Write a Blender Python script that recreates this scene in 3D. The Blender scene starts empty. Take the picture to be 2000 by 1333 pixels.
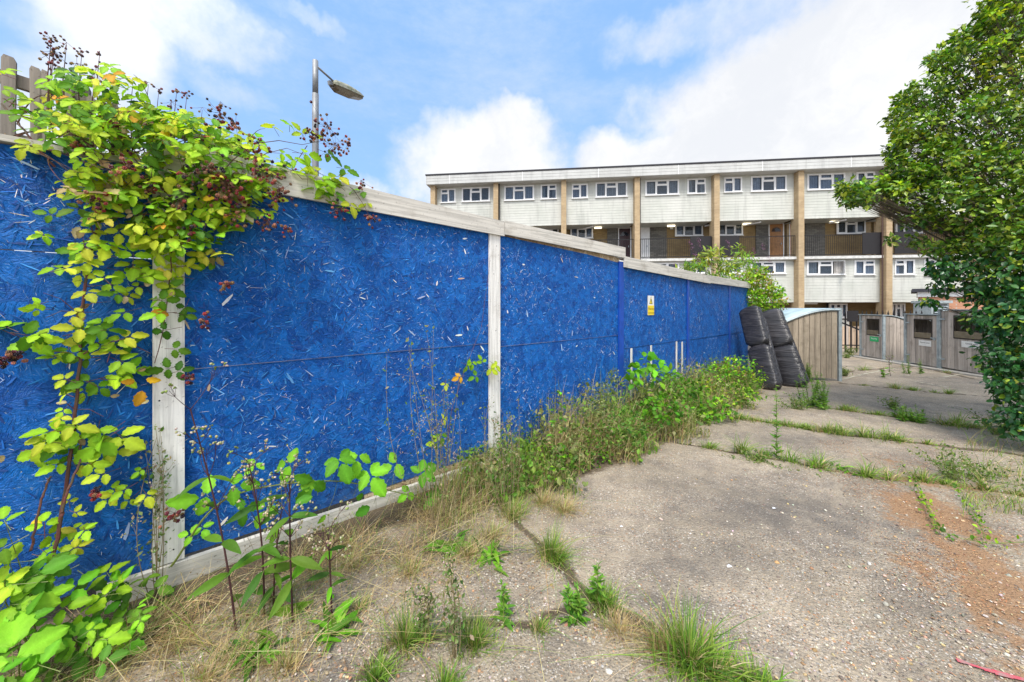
import bpy, math, random
import numpy as np
from mathutils import Vector, Matrix
R = math.radians
C = bpy.context.scene.collection
SC = bpy.context.scene

# ------------------------------------------------------------------ camera
EYE = 1.65; F = 690.0; HY = 600.0
cam_d = bpy.data.cameras.new('camera'); cam = bpy.data.objects.new('camera', cam_d); C.objects.link(cam)
cam.location = (0, 0, EYE); cam.rotation_euler = (R(90), 0, 0)
cam_d.sensor_width = 36; cam_d.lens = 36 * F / 2000; cam_d.shift_y = -(666.5 - HY) / 2000
cam_d.clip_start = 0.05; cam_d.clip_end = 3000
SC.camera = cam
SC.view_settings.view_transform = 'Standard'; SC.view_settings.look = 'None'
SC.view_settings.exposure = 1.34; SC.view_settings.gamma = 1

# ------------------------------------------------------------------ sun and sky
SUN = Vector((-0.14, -0.50, 0.86)).normalized()
sl = bpy.data.lights.new('sun', 'SUN'); sl.energy = 1.9; sl.angle = R(18); sl.color = (1, 0.95, 0.87)
so = bpy.data.objects.new('sun', sl); C.objects.link(so); so.location = (0, 0, 30)
so.rotation_euler = (-SUN).to_track_quat('-Z', 'Y').to_euler()

class NT:
    """tiny node helper"""
    def __init__(s, tree): s.t = tree; s.n = tree.nodes; s.l = tree.links
    def node(s, typ, ins=None, **kw):
        n = s.n.new(typ)
        for k, v in kw.items(): setattr(n, k, v)
        for k, v in (ins or {}).items(): s.set(n.inputs[k], v)
        return n
    def set(s, sock, v):
        if isinstance(v, bpy.types.NodeSocket): s.l.new(v, sock)
        elif hasattr(sock, 'default_value'):
            try: sock.default_value = v
            except Exception: sock.default_value = (*v, 1) if len(v) == 3 else v
    def math(s, op, a, b=0.0, clamp=False):
        n = s.node('ShaderNodeMath', operation=op, use_clamp=clamp); s.set(n.inputs[0], a); s.set(n.inputs[1], b); return n.outputs[0]
    def vmath(s, op, a, b=(0, 0, 0), out=0):
        n = s.node('ShaderNodeVectorMath', operation=op); s.set(n.inputs[0], a); s.set(n.inputs[1], b); return n.outputs[out]
    def mix(s, f, a, b, mode='MIX'):
        n = s.node('ShaderNodeMix', data_type='RGBA', blend_type=mode); s.set(n.inputs[0], f); s.set(n.inputs[6], a); s.set(n.inputs[7], b); return n.outputs[2]
    def ramp(s, f, lo, hi, a=0.0, b=1.0, smooth=True):
        n = s.node('ShaderNodeMapRange', interpolation_type='SMOOTHSTEP' if smooth else 'LINEAR'); s.set(n.inputs[0], f)
        for i, v in enumerate((lo, hi, a, b)): s.set(n.inputs[i + 1], v)
        return n.outputs[0]
    def noise(s, vec, scale, detail=4, rough=0.55, out='Fac', dist=0.0):
        n = s.node('ShaderNodeTexNoise', {'Scale': scale, 'Detail': detail, 'Roughness': rough, 'Distortion': dist}); s.set(n.inputs['Vector'], vec); return n.outputs[out]
    def voro(s, vec, scale, out='Distance', feature='F1', dims='3D', rnd=1.0):
        n = s.node('ShaderNodeTexVoronoi', {'Scale': scale, 'Randomness': rnd}, feature=feature, voronoi_dimensions=dims); s.set(n.inputs['Vector'], vec); return n.outputs[out]

w = bpy.data.worlds.new('World'); SC.world = w; w.use_nodes = True
w.node_tree.nodes.clear(); t = NT(w.node_tree)
sky = t.node('ShaderNodeTexSky', sky_type='NISHITA', sun_disc=False, sun_elevation=math.asin(SUN.z), sun_rotation=math.atan2(SUN.x, SUN.y), altitude=30, air_density=1.0, dust_density=1.2, ozone_density=1.3)
tc = t.node('ShaderNodeTexCoord'); d = t.vmath('NORMALIZE', tc.outputs['Generated'])
warp = t.vmath('SUBTRACT', t.noise(d, 2.6, 6, 0.58, 'Color'), (0.5, 0.5, 0.5))
dw = t.vmath('ADD', d, t.vmath('MULTIPLY', warp, (0.42, 0.42, 0.34)))
def sdir(px, py):
    return Vector(((px - 1000) / F, 1, (HY - py) / F)).normalized()
# cloud banks as soft lumps of directions: (px, py, half width, half height, amount)
CL = [(1560, 190, 0.34, 0.22, 1.15), (1750, 130, 0.26, 0.17, 1.0), (1330, 330, 0.34, 0.12, 1.1), (950, 320, 0.26, 0.15, 0.95), (1010, 275, 0.13, 0.09, 0.8), (860, 275, 0.10, 0.08, 0.6),
      (1420, 250, 0.18, 0.13, 0.9), (1900, 250, 0.4, 0.26, 1.0), (1380, 30, 0.30, 0.06, 0.55), (1800, 15, 0.3, 0.06, 0.5), (700, 400, 0.3, 0.09, 0.8),
      (180, 60, 0.17, 0.13, 0.75), (330, 30, 0.16, 0.10, 0.7), (470, 90, 0.14, 0.08, 0.55), (440, 170, 0.16, 0.06, 0.5), (60, 210, 0.2, 0.12, 0.7), (560, 20, 0.14, 0.03, 0.4)]
acc = None
for px, py, a, b, amt in CL:
    c = sdir(px, py)
    ln = t.vmath('LENGTH', t.vmath('MULTIPLY', t.vmath('SUBTRACT', dw, tuple(c)), (1 / a, 1 / a, 1 / b)), out=1)
    m = t.ramp(ln, 1.35, 0.25, 0, amt)
    acc = m if acc is None else t.math('MAXIMUM', acc, m)
back = t.ramp(t.noise(d, 1.7, 5, 0.6), 0.38, 0.58, 0, 0.95)          # broken cloud behind the viewer, unseen, thickened to make the skylight less blue
sy = t.node('ShaderNodeSeparateXYZ'); t.set(sy.inputs[0], d)
back = t.math('MULTIPLY', back, t.ramp(sy.outputs['Y'], 0.25, -0.1))
fine = t.noise(d, 7.0, 7, 0.62)
cl = t.math('ADD', acc, t.math('MULTIPLY', t.math('SUBTRACT', fine, 0.5), 0.75))
cl = t.math('MAXIMUM', t.ramp(cl, 0.22, 0.86), back)
wisp = t.math('MULTIPLY', t.ramp(t.noise(t.vmath('MULTIPLY', d, (1, 1, 2.4)), 2.2, 8, 0.68), 0.40, 0.76), 0.34)
cl = t.math('MAXIMUM', cl, wisp)
hz = t.ramp(sy.outputs['Z'], 0.34, 0.02, 0, 0.70)
cl = t.math('MAXIMUM', cl, hz)
shade = t.ramp(t.noise(dw, 3.0, 7, 0.62), 0.36, 0.60, 0.15, 1.0)
cloudc = t.mix(shade, (2.95, 3.05, 3.25, 1), (3.6, 3.62, 3.66, 1))
sunside_boost = t.ramp(t.vmath('DOT_PRODUCT', d, tuple(SUN), out=1), 0.05, 0.85, 1.0, 2.3)      # unseen clouds near the sun, behind the viewer, boosted to light the scene
cloudc = t.vmath('MULTIPLY', cloudc, t.node('ShaderNodeCombineXYZ', {0: sunside_boost, 1: sunside_boost, 2: sunside_boost}).outputs[0])
base = t.mix(1.0, sky.outputs[0], (1.6, 1.42, 1.30, 1), 'MULTIPLY')
base = t.mix(0.8, base, (0.98, 1.92, 3.55, 1))
col = t.mix(cl, base, cloudc)
bg = t.node('ShaderNodeBackground', {'Color': col, 'Strength': 0.115}); wo = t.node('ShaderNodeOutputWorld'); t.l.new(bg.outputs[0], wo.inputs[0])

# ------------------------------------------------------------------ geometry helpers
def G0(y): return 0.05 - 0.03 * min(max(y, -5), 30)
def P(px, py, Y): return np.array(((px - 1000) / F * Y, Y, EYE - (py - HY) / F * Y))
def G(px, py, dz=0.0):
    Y = 1.60 / ((py - HY) / F - 0.03); return np.array(((px - 1000) / F * Y, Y, G0(Y) + dz))
H0 = np.array((-2.06, 2.123)); HD = np.array((0.747, 0.665)); HN = np.array((0.665, -0.747))   # hoarding line, its direction, its face normal
def HS(s, off, z): p = H0 + HD * s + HN * off; return np.array((p[0], p[1], z))
def H(px, py, off=0.0):
    """where the sight line of a photo point meets the plane 'off' metres in front of the hoarding"""
    r = np.array(((px - 1000) / F, 1.0)); q = H0 + HN * off
    Y = (q @ HN) / (r @ HN); return P(px, py, Y)
def hs_of(p): d_ = np.array(p[:2]) - H0; return float(d_ @ HD), float(d_ @ HN)
def ground_hs(s, off): p = HS(s, off, 0); p[2] = G0(p[1]); return p

class MB:
    def __init__(s): s.v = []; s.f = []; s.c = []; s.n = 0
    def add(s, v, f, col=(1, 1, 1)):
        v = np.asarray(v, float).reshape(-1, 3)
        s.v.append(v); s.f.append((np.asarray(f, int) + s.n) if not isinstance(f, list) else [tuple(i + s.n for i in q) for q in f])
        c = np.asarray(col, float)
        s.c.append(np.tile(c, (len(v), 1)) if c.ndim == 1 else c); s.n += len(v); return s
    def box(s, x0, x1, y0, y1, z0, z1, fr=None, col=(1, 1, 1)):
        v = np.array([(x, y, z) for z in (z0, z1) for y in (y0, y1) for x in (x0, x1)], float)
        if fr is not None: v = np.array([fr(*p) for p in v])
        s.add(v, [(0, 2, 3, 1), (4, 5, 7, 6), (0, 1, 5, 4), (2, 6, 7, 3), (0, 4, 6, 2), (1, 3, 7, 5)], col); return s
    def prism(s, poly, o0, o1, fr, col=(1, 1, 1)):
        """poly in (s, z); extruded from o0 to o1 along the frame's second axis"""
        n = len(poly); v = [fr(a, o0, b) for a, b in poly] + [fr(a, o1, b) for a, b in poly]
        f = [tuple(range(n)), tuple(range(2 * n - 1, n - 1, -1))] + [(i, i + n, (i + 1) % n + n, (i + 1) % n) for i in range(n)]
        s.add(v, f, col); return s
    def tube(s, pts, r, n=6, col=(1, 1, 1), cap=True):
        pts = np.asarray(pts, float); m = len(pts); r = np.broadcast_to(np.asarray(r, float), (m,))
        tg = np.gradient(pts, axis=0); tg /= np.linalg.norm(tg, axis=1)[:, None] + 1e-9
        ref = np.array((0, 0, 1.0)) if abs(tg[0][2]) < 0.9 else np.array((1.0, 0, 0))
        rings = []
        for i in range(m):
            a = np.cross(tg[i], ref); a /= np.linalg.norm(a) + 1e-9; b = np.cross(a, tg[i]); ref = b
            an = np.arange(n) * 2 * math.pi / n
            rings.append(pts[i] + r[i] * (np.cos(an)[:, None] * a + np.sin(an)[:, None] * b))
        v = np.concatenate(rings); f = []
        for i in range(m - 1):
            for k in range(n): f.append((i * n + k, i * n + (k + 1) % n, (i + 1) * n + (k + 1) % n, (i + 1) * n + k))
        if cap: f += [tuple(range(n))[::-1], tuple(range((m - 1) * n, m * n))]
        s.add(v, f, col); return s
    def scatter(s, tv, tf, pos, rot, sc, col, vm=None):
        """many copies of one small shape; pos (n,3), rot (n,3,3) columns = axes, sc (n,) or (n,3)"""
        n = len(pos); tv = np.asarray(tv, float); k = len(tv); sc = np.asarray(sc, float)
        if sc.ndim == 1: sc = np.repeat(sc[:, None], 3, 1)
        v = np.einsum('nij,nkj->nki', rot, tv[None] * sc[:, None, :]) + np.asarray(pos)[:, None, :]
        base = (np.arange(n) * k)[:, None]
        w_ = len(tf[0]); f = (np.asarray(tf).reshape(-1)[None] + base).reshape(-1, w_)
        cc = np.repeat(np.asarray(col), k, 0)
        if vm is not None: cc = cc * np.tile(vm, n)[:, None]
        s.add(v.reshape(-1, 3), f, cc); return s
    def build(s, name, mat, parent=None, smooth=False, uv=None):
        me = bpy.data.meshes.new(name)
        if s.n == 0: s.add([(0, 0, 0), (0, 0, .001), (0, .001, 0)], [(0, 1, 2)])
        v = np.concatenate(s.v); loops = []; tot = []
        for f in s.f:
            if isinstance(f, list):
                for q in f: loops.append(np.array(q)); tot.append(np.array([len(q)]))
            else: loops.append(f.reshape(-1)); tot.append(np.full(len(f), f.shape[1]))
        loops = np.concatenate(loops).astype(np.int32); tot = np.concatenate(tot).astype(np.int32)
        st = np.concatenate(([0], np.cumsum(tot)[:-1])).astype(np.int32)
        me.vertices.add(len(v)); me.vertices.foreach_set('co', v.astype(np.float32).reshape(-1))
        me.loops.add(len(loops)); me.loops.foreach_set('vertex_index', loops)
        me.polygons.add(len(tot)); me.polygons.foreach_set('loop_start', st); me.polygons.foreach_set('loop_total', tot)
        me.polygons.foreach_set('use_smooth', np.full(len(tot), bool(smooth)))
        me.update(calc_edges=True)
        a = me.color_attributes.new('tint', 'FLOAT_COLOR', 'POINT')
        c = np.concatenate(s.c); a.data.foreach_set('color', np.concatenate((c, np.ones((len(c), 1))), 1).astype(np.float32).reshape(-1))
        if uv is not None:
            u = me.uv_layers.new(name='UVMap'); q = uv(v)[loops]; u.data.foreach_set('uv', q.astype(np.float32).reshape(-1))
        me.validate(); me.materials.append(mat)
        o = bpy.data.objects.new(name, me); C.objects.link(o)
        if parent is not None: o.parent = parent; o.matrix_parent_inverse = Matrix.Translation(-Vector(parent.location))
        return o
def huv(v): d_ = v[:, :2] - H0; return np.stack((d_ @ HD, v[:, 2]), 1)

def tag(o, label=None, cat=None, group=None, kind=None):
    if label: o['label'] = label
    if cat: o['category'] = cat
    if group: o['group'] = group
    if kind: o['kind'] = kind
    return o
def thing(name, loc, label, cat, group=None):
    o = bpy.data.objects.new(name, None); C.objects.link(o); o.location = tuple(float(x) for x in loc); o.empty_display_size = 0.1
    return tag(o, label, cat, group)
def frame_from(tan, nor):
    """rotation matrices with y = tan, z ~ nor"""
    tan = np.asarray(tan, float); nor = np.asarray(nor, float)
    tan = tan / (np.linalg.norm(tan, axis=-1, keepdims=True) + 1e-9)
    x = np.cross(tan, nor); x /= np.linalg.norm(x, axis=-1, keepdims=True) + 1e-9
    z = np.cross(x, tan); return np.stack((x, tan, z), -1)
def pal(rng, n, cols, jit=0.16, wts=None):
    cols = np.array(cols); i = rng.choice(len(cols), n, p=wts); c = cols[i] * (1 + rng.normal(0, jit, (n, 1))) * (1 + rng.normal(0, jit * 0.4, (n, 3)))
    return np.clip(c, 0.003, 0.95)
def text_obj(txt, size, mat, M, parent, name='lettering', extrude=0.0008):
    cu = bpy.data.curves.new(name, 'FONT'); cu.body = txt; cu.size = size; cu.align_x = 'CENTER'; cu.align_y = 'CENTER'; cu.extrude = extrude
    o = bpy.data.objects.new(name, cu); C.objects.link(o)
    me = bpy.data.meshes.new_from_object(o.evaluated_get(bpy.context.evaluated_depsgraph_get())); bpy.data.objects.remove(o)
    me.transform(M); me.materials.clear(); me.materials.append(mat)
    q = bpy.data.objects.new(name, me); C.objects.link(q); q.parent = parent; q.matrix_parent_inverse = Matrix.Translation(-Vector(parent.location)); return q

# ------------------------------------------------------------------ materials
def mat(name):
    m = bpy.data.materials.new(name); m.use_nodes = True; m.node_tree.nodes.clear(); t = NT(m.node_tree)
    b = t.node('ShaderNodeBsdfPrincipled'); o = t.node('ShaderNodeOutputMaterial'); t.l.new(b.outputs[0], o.inputs[0]); return m, t, b, o
def bump(t, b, h, dist=0.01, strength=0.6):
    n = t.node('ShaderNodeBump', {'Height': h, 'Distance': dist, 'Strength': strength}); t.l.new(n.outputs[0], b.inputs['Normal'])
def objco(t): return t.node('ShaderNodeTexCoord').outputs['Object']
def plain(name, col, rough=0.6, metal=0.0, var=0.18, scale=6.0, col2=None, bmp=0.0, spec=0.4, tinted=False, streak=0):
    m, t, b, o = mat(name); co = objco(t); n = t.noise(co, scale, 6, 0.6)
    c2 = col2 or tuple(x * (1 - var * 1.6) for x in col)
    c = t.mix(t.ramp(n, 0.35, 0.68), (*col, 1), (*c2, 1))
    n2 = t.noise(co, scale * 9, 3, 0.6); c = t.mix(t.ramp(n2, 0.3, 0.7, 0, var), c, (*[x * 0.6 for x in col], 1))
    if streak: c = t.mix(t.ramp(t.noise(t.vmath('MULTIPLY', co, (2.2, 2.2, .22)), 1.6, 6, .65), .48, .68, 0, streak), c, (*[x * .62 for x in col], 1))
    if tinted:
        a = t.node('ShaderNodeVertexColor', layer_name='tint'); c = t.mix(1.0, c, a.outputs[0], 'MULTIPLY')
    t.set(b.inputs['Base Color'], c); b.inputs['Roughness'].default_value = rough; b.inputs['Metallic'].default_value = metal; b.inputs['Specular IOR Level'].default_value = spec
    if bmp: bump(t, b, n2, bmp)
    return m
def foliage(name, rough=0.55, transl=0.38, vein=True, gloss=0.2):
    m, t, b, o = mat(name); a = t.node('ShaderNodeVertexColor', layer_name='tint').outputs[0]
    co = objco(t); n = t.noise(co, 60, 3, 0.6)
    c = t.mix(t.ramp(n, 0.3, 0.75, 0, 0.35), a, t.mix(1.0, a, (0.62, 0.72, 0.5, 1), 'MULTIPLY'))
    t.set(b.inputs['Base Color'], c); b.inputs['Roughness'].default_value = rough; b.inputs['Specular IOR Level'].default_value = gloss
    tr = t.node('ShaderNodeBsdfTranslucent', {'Color': t.mix(1.0, c, (1.25, 1.25, 0.6, 1), 'MULTIPLY')})
    mx = t.node('ShaderNodeMixShader', {0: transl}); t.l.new(b.outputs[0], mx.inputs[1]); t.l.new(tr.outputs[0], mx.inputs[2]); t.l.new(mx.outputs[0], o.inputs[0])
    if vein: bump(t, b, t.noise(co, 180, 2, 0.5), 0.002, 0.7)
    return m
M = {}
M['leaf'] = foliage('bramble leaf'); M['treeleaf'] = foliage('tree leaf', 0.34, 0.28, False, 0.5); M['grass'] = foliage('grass blade', 0.6, 0.3, False, 0.2)
M['cane'] = plain('bramble cane', (0.13, 0.035, 0.03), 0.6, col2=(0.06, 0.05, 0.02), scale=20)
M['greencane'] = plain('green cane', (0.16, 0.2, 0.04), 0.5, scale=30)
M['redstem'] = plain('dark red stem', (0.06, 0.02, 0.022), 0.6, scale=30)
M['drystem'] = plain('dry stem', (0.25, 0.19, 0.10), 0.8, scale=30)
M['bark'] = plain('bark', (0.10, 0.08, 0.055), 0.9, scale=12, bmp=0.02)
def berrymat():
    m, t, b, o = mat('berry'); a = t.node('ShaderNodeVertexColor', layer_name='tint').outputs[0]; t.set(b.inputs['Base Color'], a)
    b.inputs['Roughness'].default_value = 0.22; bump(t, b, t.voro(objco(t), 380), 0.004, 0.9); return m
M['berry'] = berrymat()

def ground_mat():
    m, t, b, o = mat('exposed aggregate concrete'); co = objco(t)
    at = t.node('ShaderNodeAttribute', attribute_name='masks'); sp = t.node('ShaderNodeSeparateColor'); t.l.new(at.outputs['Color'], sp.inputs[0])
    dirt, litter, stain = sp.outputs[0], sp.outputs[1], sp.outputs[2]
    big = t.noise(co, 0.9, 5, 0.6); mid = t.noise(co, 7, 6, 0.65); fin = t.noise(co, 60, 5, 0.7)
    c = t.mix(t.ramp(big, 0.35, 0.65), (0.44, 0.365, 0.27, 1), (0.33, 0.275, 0.20, 1))
    c = t.mix(t.ramp(mid, 0.4, 0.75, 0, 0.5), c, (0.18, 0.148, 0.115, 1))
    c = t.mix(t.ramp(t.noise(co, 1.6, 8, 0.75), 0.46, 0.62, 0, 0.6), c, (0.15, 0.128, 0.108, 1))
    # stones showing through the worn surface
    dco = t.vmath('ADD', co, t.vmath('MULTIPLY', t.noise(co, 30, 2, 0.5, 'Color'), (0.02, 0.02, 0.0)))
    for sc, th, amt in ((58, 0.38, 0.9), (120, 0.42, 0.8)):
        v = t.voro(dco, sc); vc = t.voro(dco, sc, 'Color'); s2 = t.node('ShaderNodeSeparateColor'); t.l.new(vc, s2.inputs[0])
        pc = t.mix(t.ramp(s2.outputs[0], 0.2, 0.85, 0, 1, False), (0.10, 0.085, 0.075, 1), (0.66, 0.60, 0.52, 1))
        pc = t.mix(t.math('GREATER_THAN', s2.outputs[1], 0.86), pc, (0.42, 0.22, 0.11, 1))
        c = t.mix(t.math('MULTIPLY', t.ramp(v, th, th - 0.1), t.math('MULTIPLY', t.math('GREATER_THAN', s2.outputs[2], 0.42), amt)), c, pc)
    c = t.mix(t.ramp(fin, 0.38, 0.72, 0, 0.5), c, (0.12, 0.098, 0.072, 1))
    # stain, soil, fallen litter
    stn = t.math('MULTIPLY', stain, t.ramp(mid, 0.25, 0.6, 0.45, 1)); c = t.mix(stn, c, (0.105, 0.095, 0.085, 1))
    dm = t.ramp(t.math('ADD', dirt, t.math('MULTIPLY', t.math('SUBTRACT', t.noise(co, 14, 6, 0.7), 0.5), 1.1)), 0.3, 0.72)
    soil = t.mix(fin, (0.05, 0.038, 0.026, 1), (0.19, 0.145, 0.095, 1)); c = t.mix(dm, c, soil)
    lm = t.ramp(t.math('ADD', litter, t.math('MULTIPLY', t.math('ADD', t.math('SUBTRACT', t.noise(co, 9, 8, 0.8), 0.5), t.math('MULTIPLY', t.math('SUBTRACT', t.noise(co, 2.2, 3, 0.6), 0.5), 0.7)), 2.6)), 0.40, 0.85, 0, 0.85)
    c = t.mix(lm, c, t.mix(t.noise(co, 45, 4, 0.7), (0.17, 0.085, 0.04, 1), (0.42, 0.25, 0.13, 1)))
    t.set(b.inputs['Base Color'], c); b.inputs['Roughness'].default_value = 0.9; b.inputs['Specular IOR Level'].default_value = 0.25
    h = t.math('ADD', t.math('MULTIPLY', t.voro(dco, 75), -0.7), t.math('ADD', fin, t.math('MULTIPLY', mid, 1.5))); bump(t, b, h, 0.014, 0.8); return m
M['ground'] = ground_mat()

def osb_mat(name='blue painted strand board', paint=True):
    m, t, b, o = mat(name); uv = t.node('ShaderNodeTexCoord').outputs['UV']
    def strands(sc, seed):
        u = t.vmath('ADD', uv, (seed, seed * 2.3, 0)); u = t.vmath('ADD', u, t.vmath('MULTIPLY', t.noise(u, sc * 0.8, 2, 0.5, 'Color'), (0.05, 0.05, 0)))
        v = t.node('ShaderNodeTexVoronoi', {'Scale': sc}, voronoi_dimensions='2D'); t.set(v.inputs['Vector'], u)
        s2 = t.node('ShaderNodeSeparateColor'); t.l.new(v.outputs['Color'], s2.inputs[0])
        loc = t.vmath('SUBTRACT', u, v.outputs['Position'])
        vr = t.node('ShaderNodeVectorRotate', rotation_type='Z_AXIS'); t.set(vr.inputs['Vector'], loc); t.set(vr.inputs['Angle'], t.math('MULTIPLY', s2.outputs[0], 6.28))
        st = t.vmath('ADD', t.vmath('MULTIPLY', vr.outputs[0], (sc * 0.55, sc * 5.5, 0)), t.vmath('MULTIPLY', v.outputs['Color'], (9, 9, 9)))
        return t.noise(st, 1.6, 4, 0.6), s2, v.outputs['Distance']
    n1, c1, d1 = strands(13, 0); n2, c2, d2 = strands(25, 3.7)
    big = t.noise(uv, 1.3, 4, 0.6); run = t.noise(t.vmath('MULTIPLY', uv, (14, .7, 1)), 1, 5, .6)
    if paint:
        c = t.mix(t.ramp(c1.outputs[1], 0, 1, 0, 0.85, False), (0.0015, 0.068, 0.32, 1), (0.005, 0.155, 0.56, 1))
        c = t.mix(t.math('MULTIPLY', t.ramp(n1, 0.56, 0.68), 0.75), c, (0.001, 0.022, 0.11, 1))
        c = t.mix(t.math('MULTIPLY', t.ramp(n2, 0.58, 0.66), t.ramp(big, 0.35, 0.6, 0.25, 0.8)), c, (0.06, 0.27, 0.62, 1))
        dust = t.ramp(n1, 0.42, 0.36); c = t.mix(t.math('MULTIPLY', dust, 0.22), c, (0.16, 0.32, 0.66, 1))
        bare = t.math('MULTIPLY', t.ramp(n2, 0.66, 0.69), t.math('GREATER_THAN', c2.outputs[2], 0.4)); c = t.mix(bare, c, (0.62, 0.58, 0.52, 1))
        c = t.mix(t.ramp(big, 0.55, 0.75, 0, 0.25), c, (0.003, 0.035, 0.25, 1))
        c = t.mix(t.ramp(run, .56, .72, 0, .4), c, (.03, .13, .36, 1)); c = t.mix(t.math('MULTIPLY', t.ramp(t.node('ShaderNodeSeparateXYZ', {0: uv}).outputs[1], .42, .02), t.ramp(big, .35, .65, .1, .6)), c, (.07, .09, .11, 1))
        b.inputs['Roughness'].default_value = 0.5; b.inputs['Specular IOR Level'].default_value = 0.22
    else:
        c = t.mix(t.ramp(c1.outputs[1], 0, 1), (0.42, 0.30, 0.17, 1), (0.62, 0.50, 0.34, 1)); c = t.mix(t.ramp(n1, 0.5, 0.65), c, (0.20, 0.13, 0.07, 1))
        b.inputs['Roughness'].default_value = 0.8
    t.set(b.inputs['Base Color'], c)
    bump(t, b, t.math('ADD', t.math('ADD', n1, t.math('MULTIPLY', c1.outputs[2], 0.8)), t.math('ADD', n2, t.math('MULTIPLY', c2.outputs[1], 0.5))), 0.012, 1.0)
    return m
M['osb'] = osb_mat(); M['rawosb'] = osb_mat('bare strand board edge', False)
M['flake'] = plain('wood flake', (1, 1, 1), 0.65, var=0.1, tinted=True)

def wood_mat(name, col, dark, stretch=(3, 3, 3), rough=0.75, tinted=False):
    m, t, b, o = mat(name); uv = t.node('ShaderNodeTexCoord').outputs['UV' if stretch[2] == 0 else 'Object']
    g = t.noise(t.vmath('MULTIPLY', uv, stretch), 1.0, 6, 0.65, dist=0.6); st = t.noise(uv, 3.5, 6, 0.65)
    c = t.mix(t.ramp(g, 0.42, 0.62), (*col, 1), (*[x * 0.72 for x in col], 1)); c = t.mix(t.ramp(st, 0.5, 0.72, 0, 0.7), c, (*dark, 1))
    c = t.mix(t.ramp(t.noise(uv, 40, 3, 0.6), 0.62, 0.7, 0, 0.6), c, (*[x * 0.5 for x in dark], 1))
    if tinted: c = t.mix(1.0, c, t.node('ShaderNodeVertexColor', layer_name='tint').outputs[0], 'MULTIPLY')
    t.set(b.inputs['Base Color'], c); b.inputs['Roughness'].default_value = rough; bump(t, b, g, 0.004, 0.7); return m
M['whiteboard_h'] = wood_mat('weathered white board', (0.60, 0.57, 0.51), (0.30, 0.265, 0.215), (1.2, 34, 0))
M['whiteboard_v'] = wood_mat('weathered white post', (0.74, 0.725, 0.69), (0.42, 0.39, 0.35), (34, 1.2, 0))
M['bluewood'] = plain('blue painted timber', (0.006, 0.07, 0.42), 0.45, scale=4)
M['greyfence'] = wood_mat('grey weathered timber', (0.34, 0.29, 0.24), (0.16, 0.13, 0.10), (26, 26, 1.4), tinted=True)
M['slat'] = wood_mat('silvered timber slat', (0.46, 0.40, 0.345), (0.24, 0.21, 0.175), (22, 22, 1.2), tinted=True)
M['galv'] = plain('galvanised steel', (0.36, 0.42, 0.44), 0.5, 0.1, scale=9)
M['blackmetal'] = plain('black painted steel', (0.012, 0.010, 0.012), 0.5)
M['dark'] = plain('painted vent shade', (0.012, 0.012, 0.013), 0.9)
M['white'] = plain('white plastic', (0.78, 0.78, 0.78), 0.4, var=0.05)
M['pole'] = plain('galvanised lamp column', (0.28, 0.29, 0.30), 0.55, 0.4, scale=5)
M['lantern'] = plain('mossy lamp housing', (0.33, 0.33, 0.27), 0.7, scale=14, col2=(0.16, 0.17, 0.10))
M['lens'] = plain('dusty lamp lens', (0.20, 0.17, 0.12), 0.25, scale=8)
M['yellow'] = plain('yellow sign', (0.78, 0.60, 0.02), 0.4, var=0.06); M['signwhite'] = plain('sign white', (0.75, 0.75, 0.72), 0.4, var=0.08)
M['ink'] = plain('sign ink', (0.03, 0.03, 0.03), 0.5); M['inkbrown'] = plain('faded sign ink', (0.36, 0.24, 0.02), 0.5)
M['green'] = plain('green sign', (0.01, 0.42, 0.14), 0.4, var=0.05)
M['crackedwhite'] = plain('worn road paint', (0.55, 0.50, 0.36), 0.8, scale=20, col2=(0.30, 0.27, 0.22)); M['redpaint'] = plain('red spray paint', (0.50, 0.05, 0.08), 0.8, scale=25, col2=(0.32, 0.2, 0.18))
M['paper'] = plain('litter scrap', (0.75, 0.75, 0.78), 0.6)
# ================================================================== GROUND
def gp(pts): return np.array([G(*p)[:2] for p in pts])
CRACKS = [gp([(1330, 866), (1410, 878), (1500, 893), (1590, 912), (1700, 932), (1830, 942), (2000, 968), (2300, 1010)]),
          gp([(1440, 818), (1540, 832), (1640, 848), (1770, 862), (1850, 872), (2000, 890)]),
          gp([(1580, 792), (1690, 806), (1850, 831), (1950, 840), (2100, 852)]),
          gp([(1640, 748), (1760, 760), (1830, 768), (1950, 776)]),
          gp([(1000, 1010), (1070, 1085), (1130, 1140), (1200, 1190), (1320, 1245), (1420, 1300), (1520, 1345), (1700, 1480)]),
          gp([(690, 1345), (760, 1265), (800, 1240), (900, 1228), (1000, 1212), (1100, 1200), (1200, 1188)]),
          gp([(1640, 728), (1700, 722), (1790, 716), (1900, 740)])]
def seg_dist(p, poly):
    best = np.full(len(p), 9.0)
    for a, b in zip(poly[:-1], poly[1:]):
        ab = b - a; tt = np.clip(((p - a) @ ab) / (ab @ ab), 0, 1); best = np.minimum(best, np.linalg.norm(p - (a + tt[:, None] * ab), axis=1))
    return best
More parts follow.
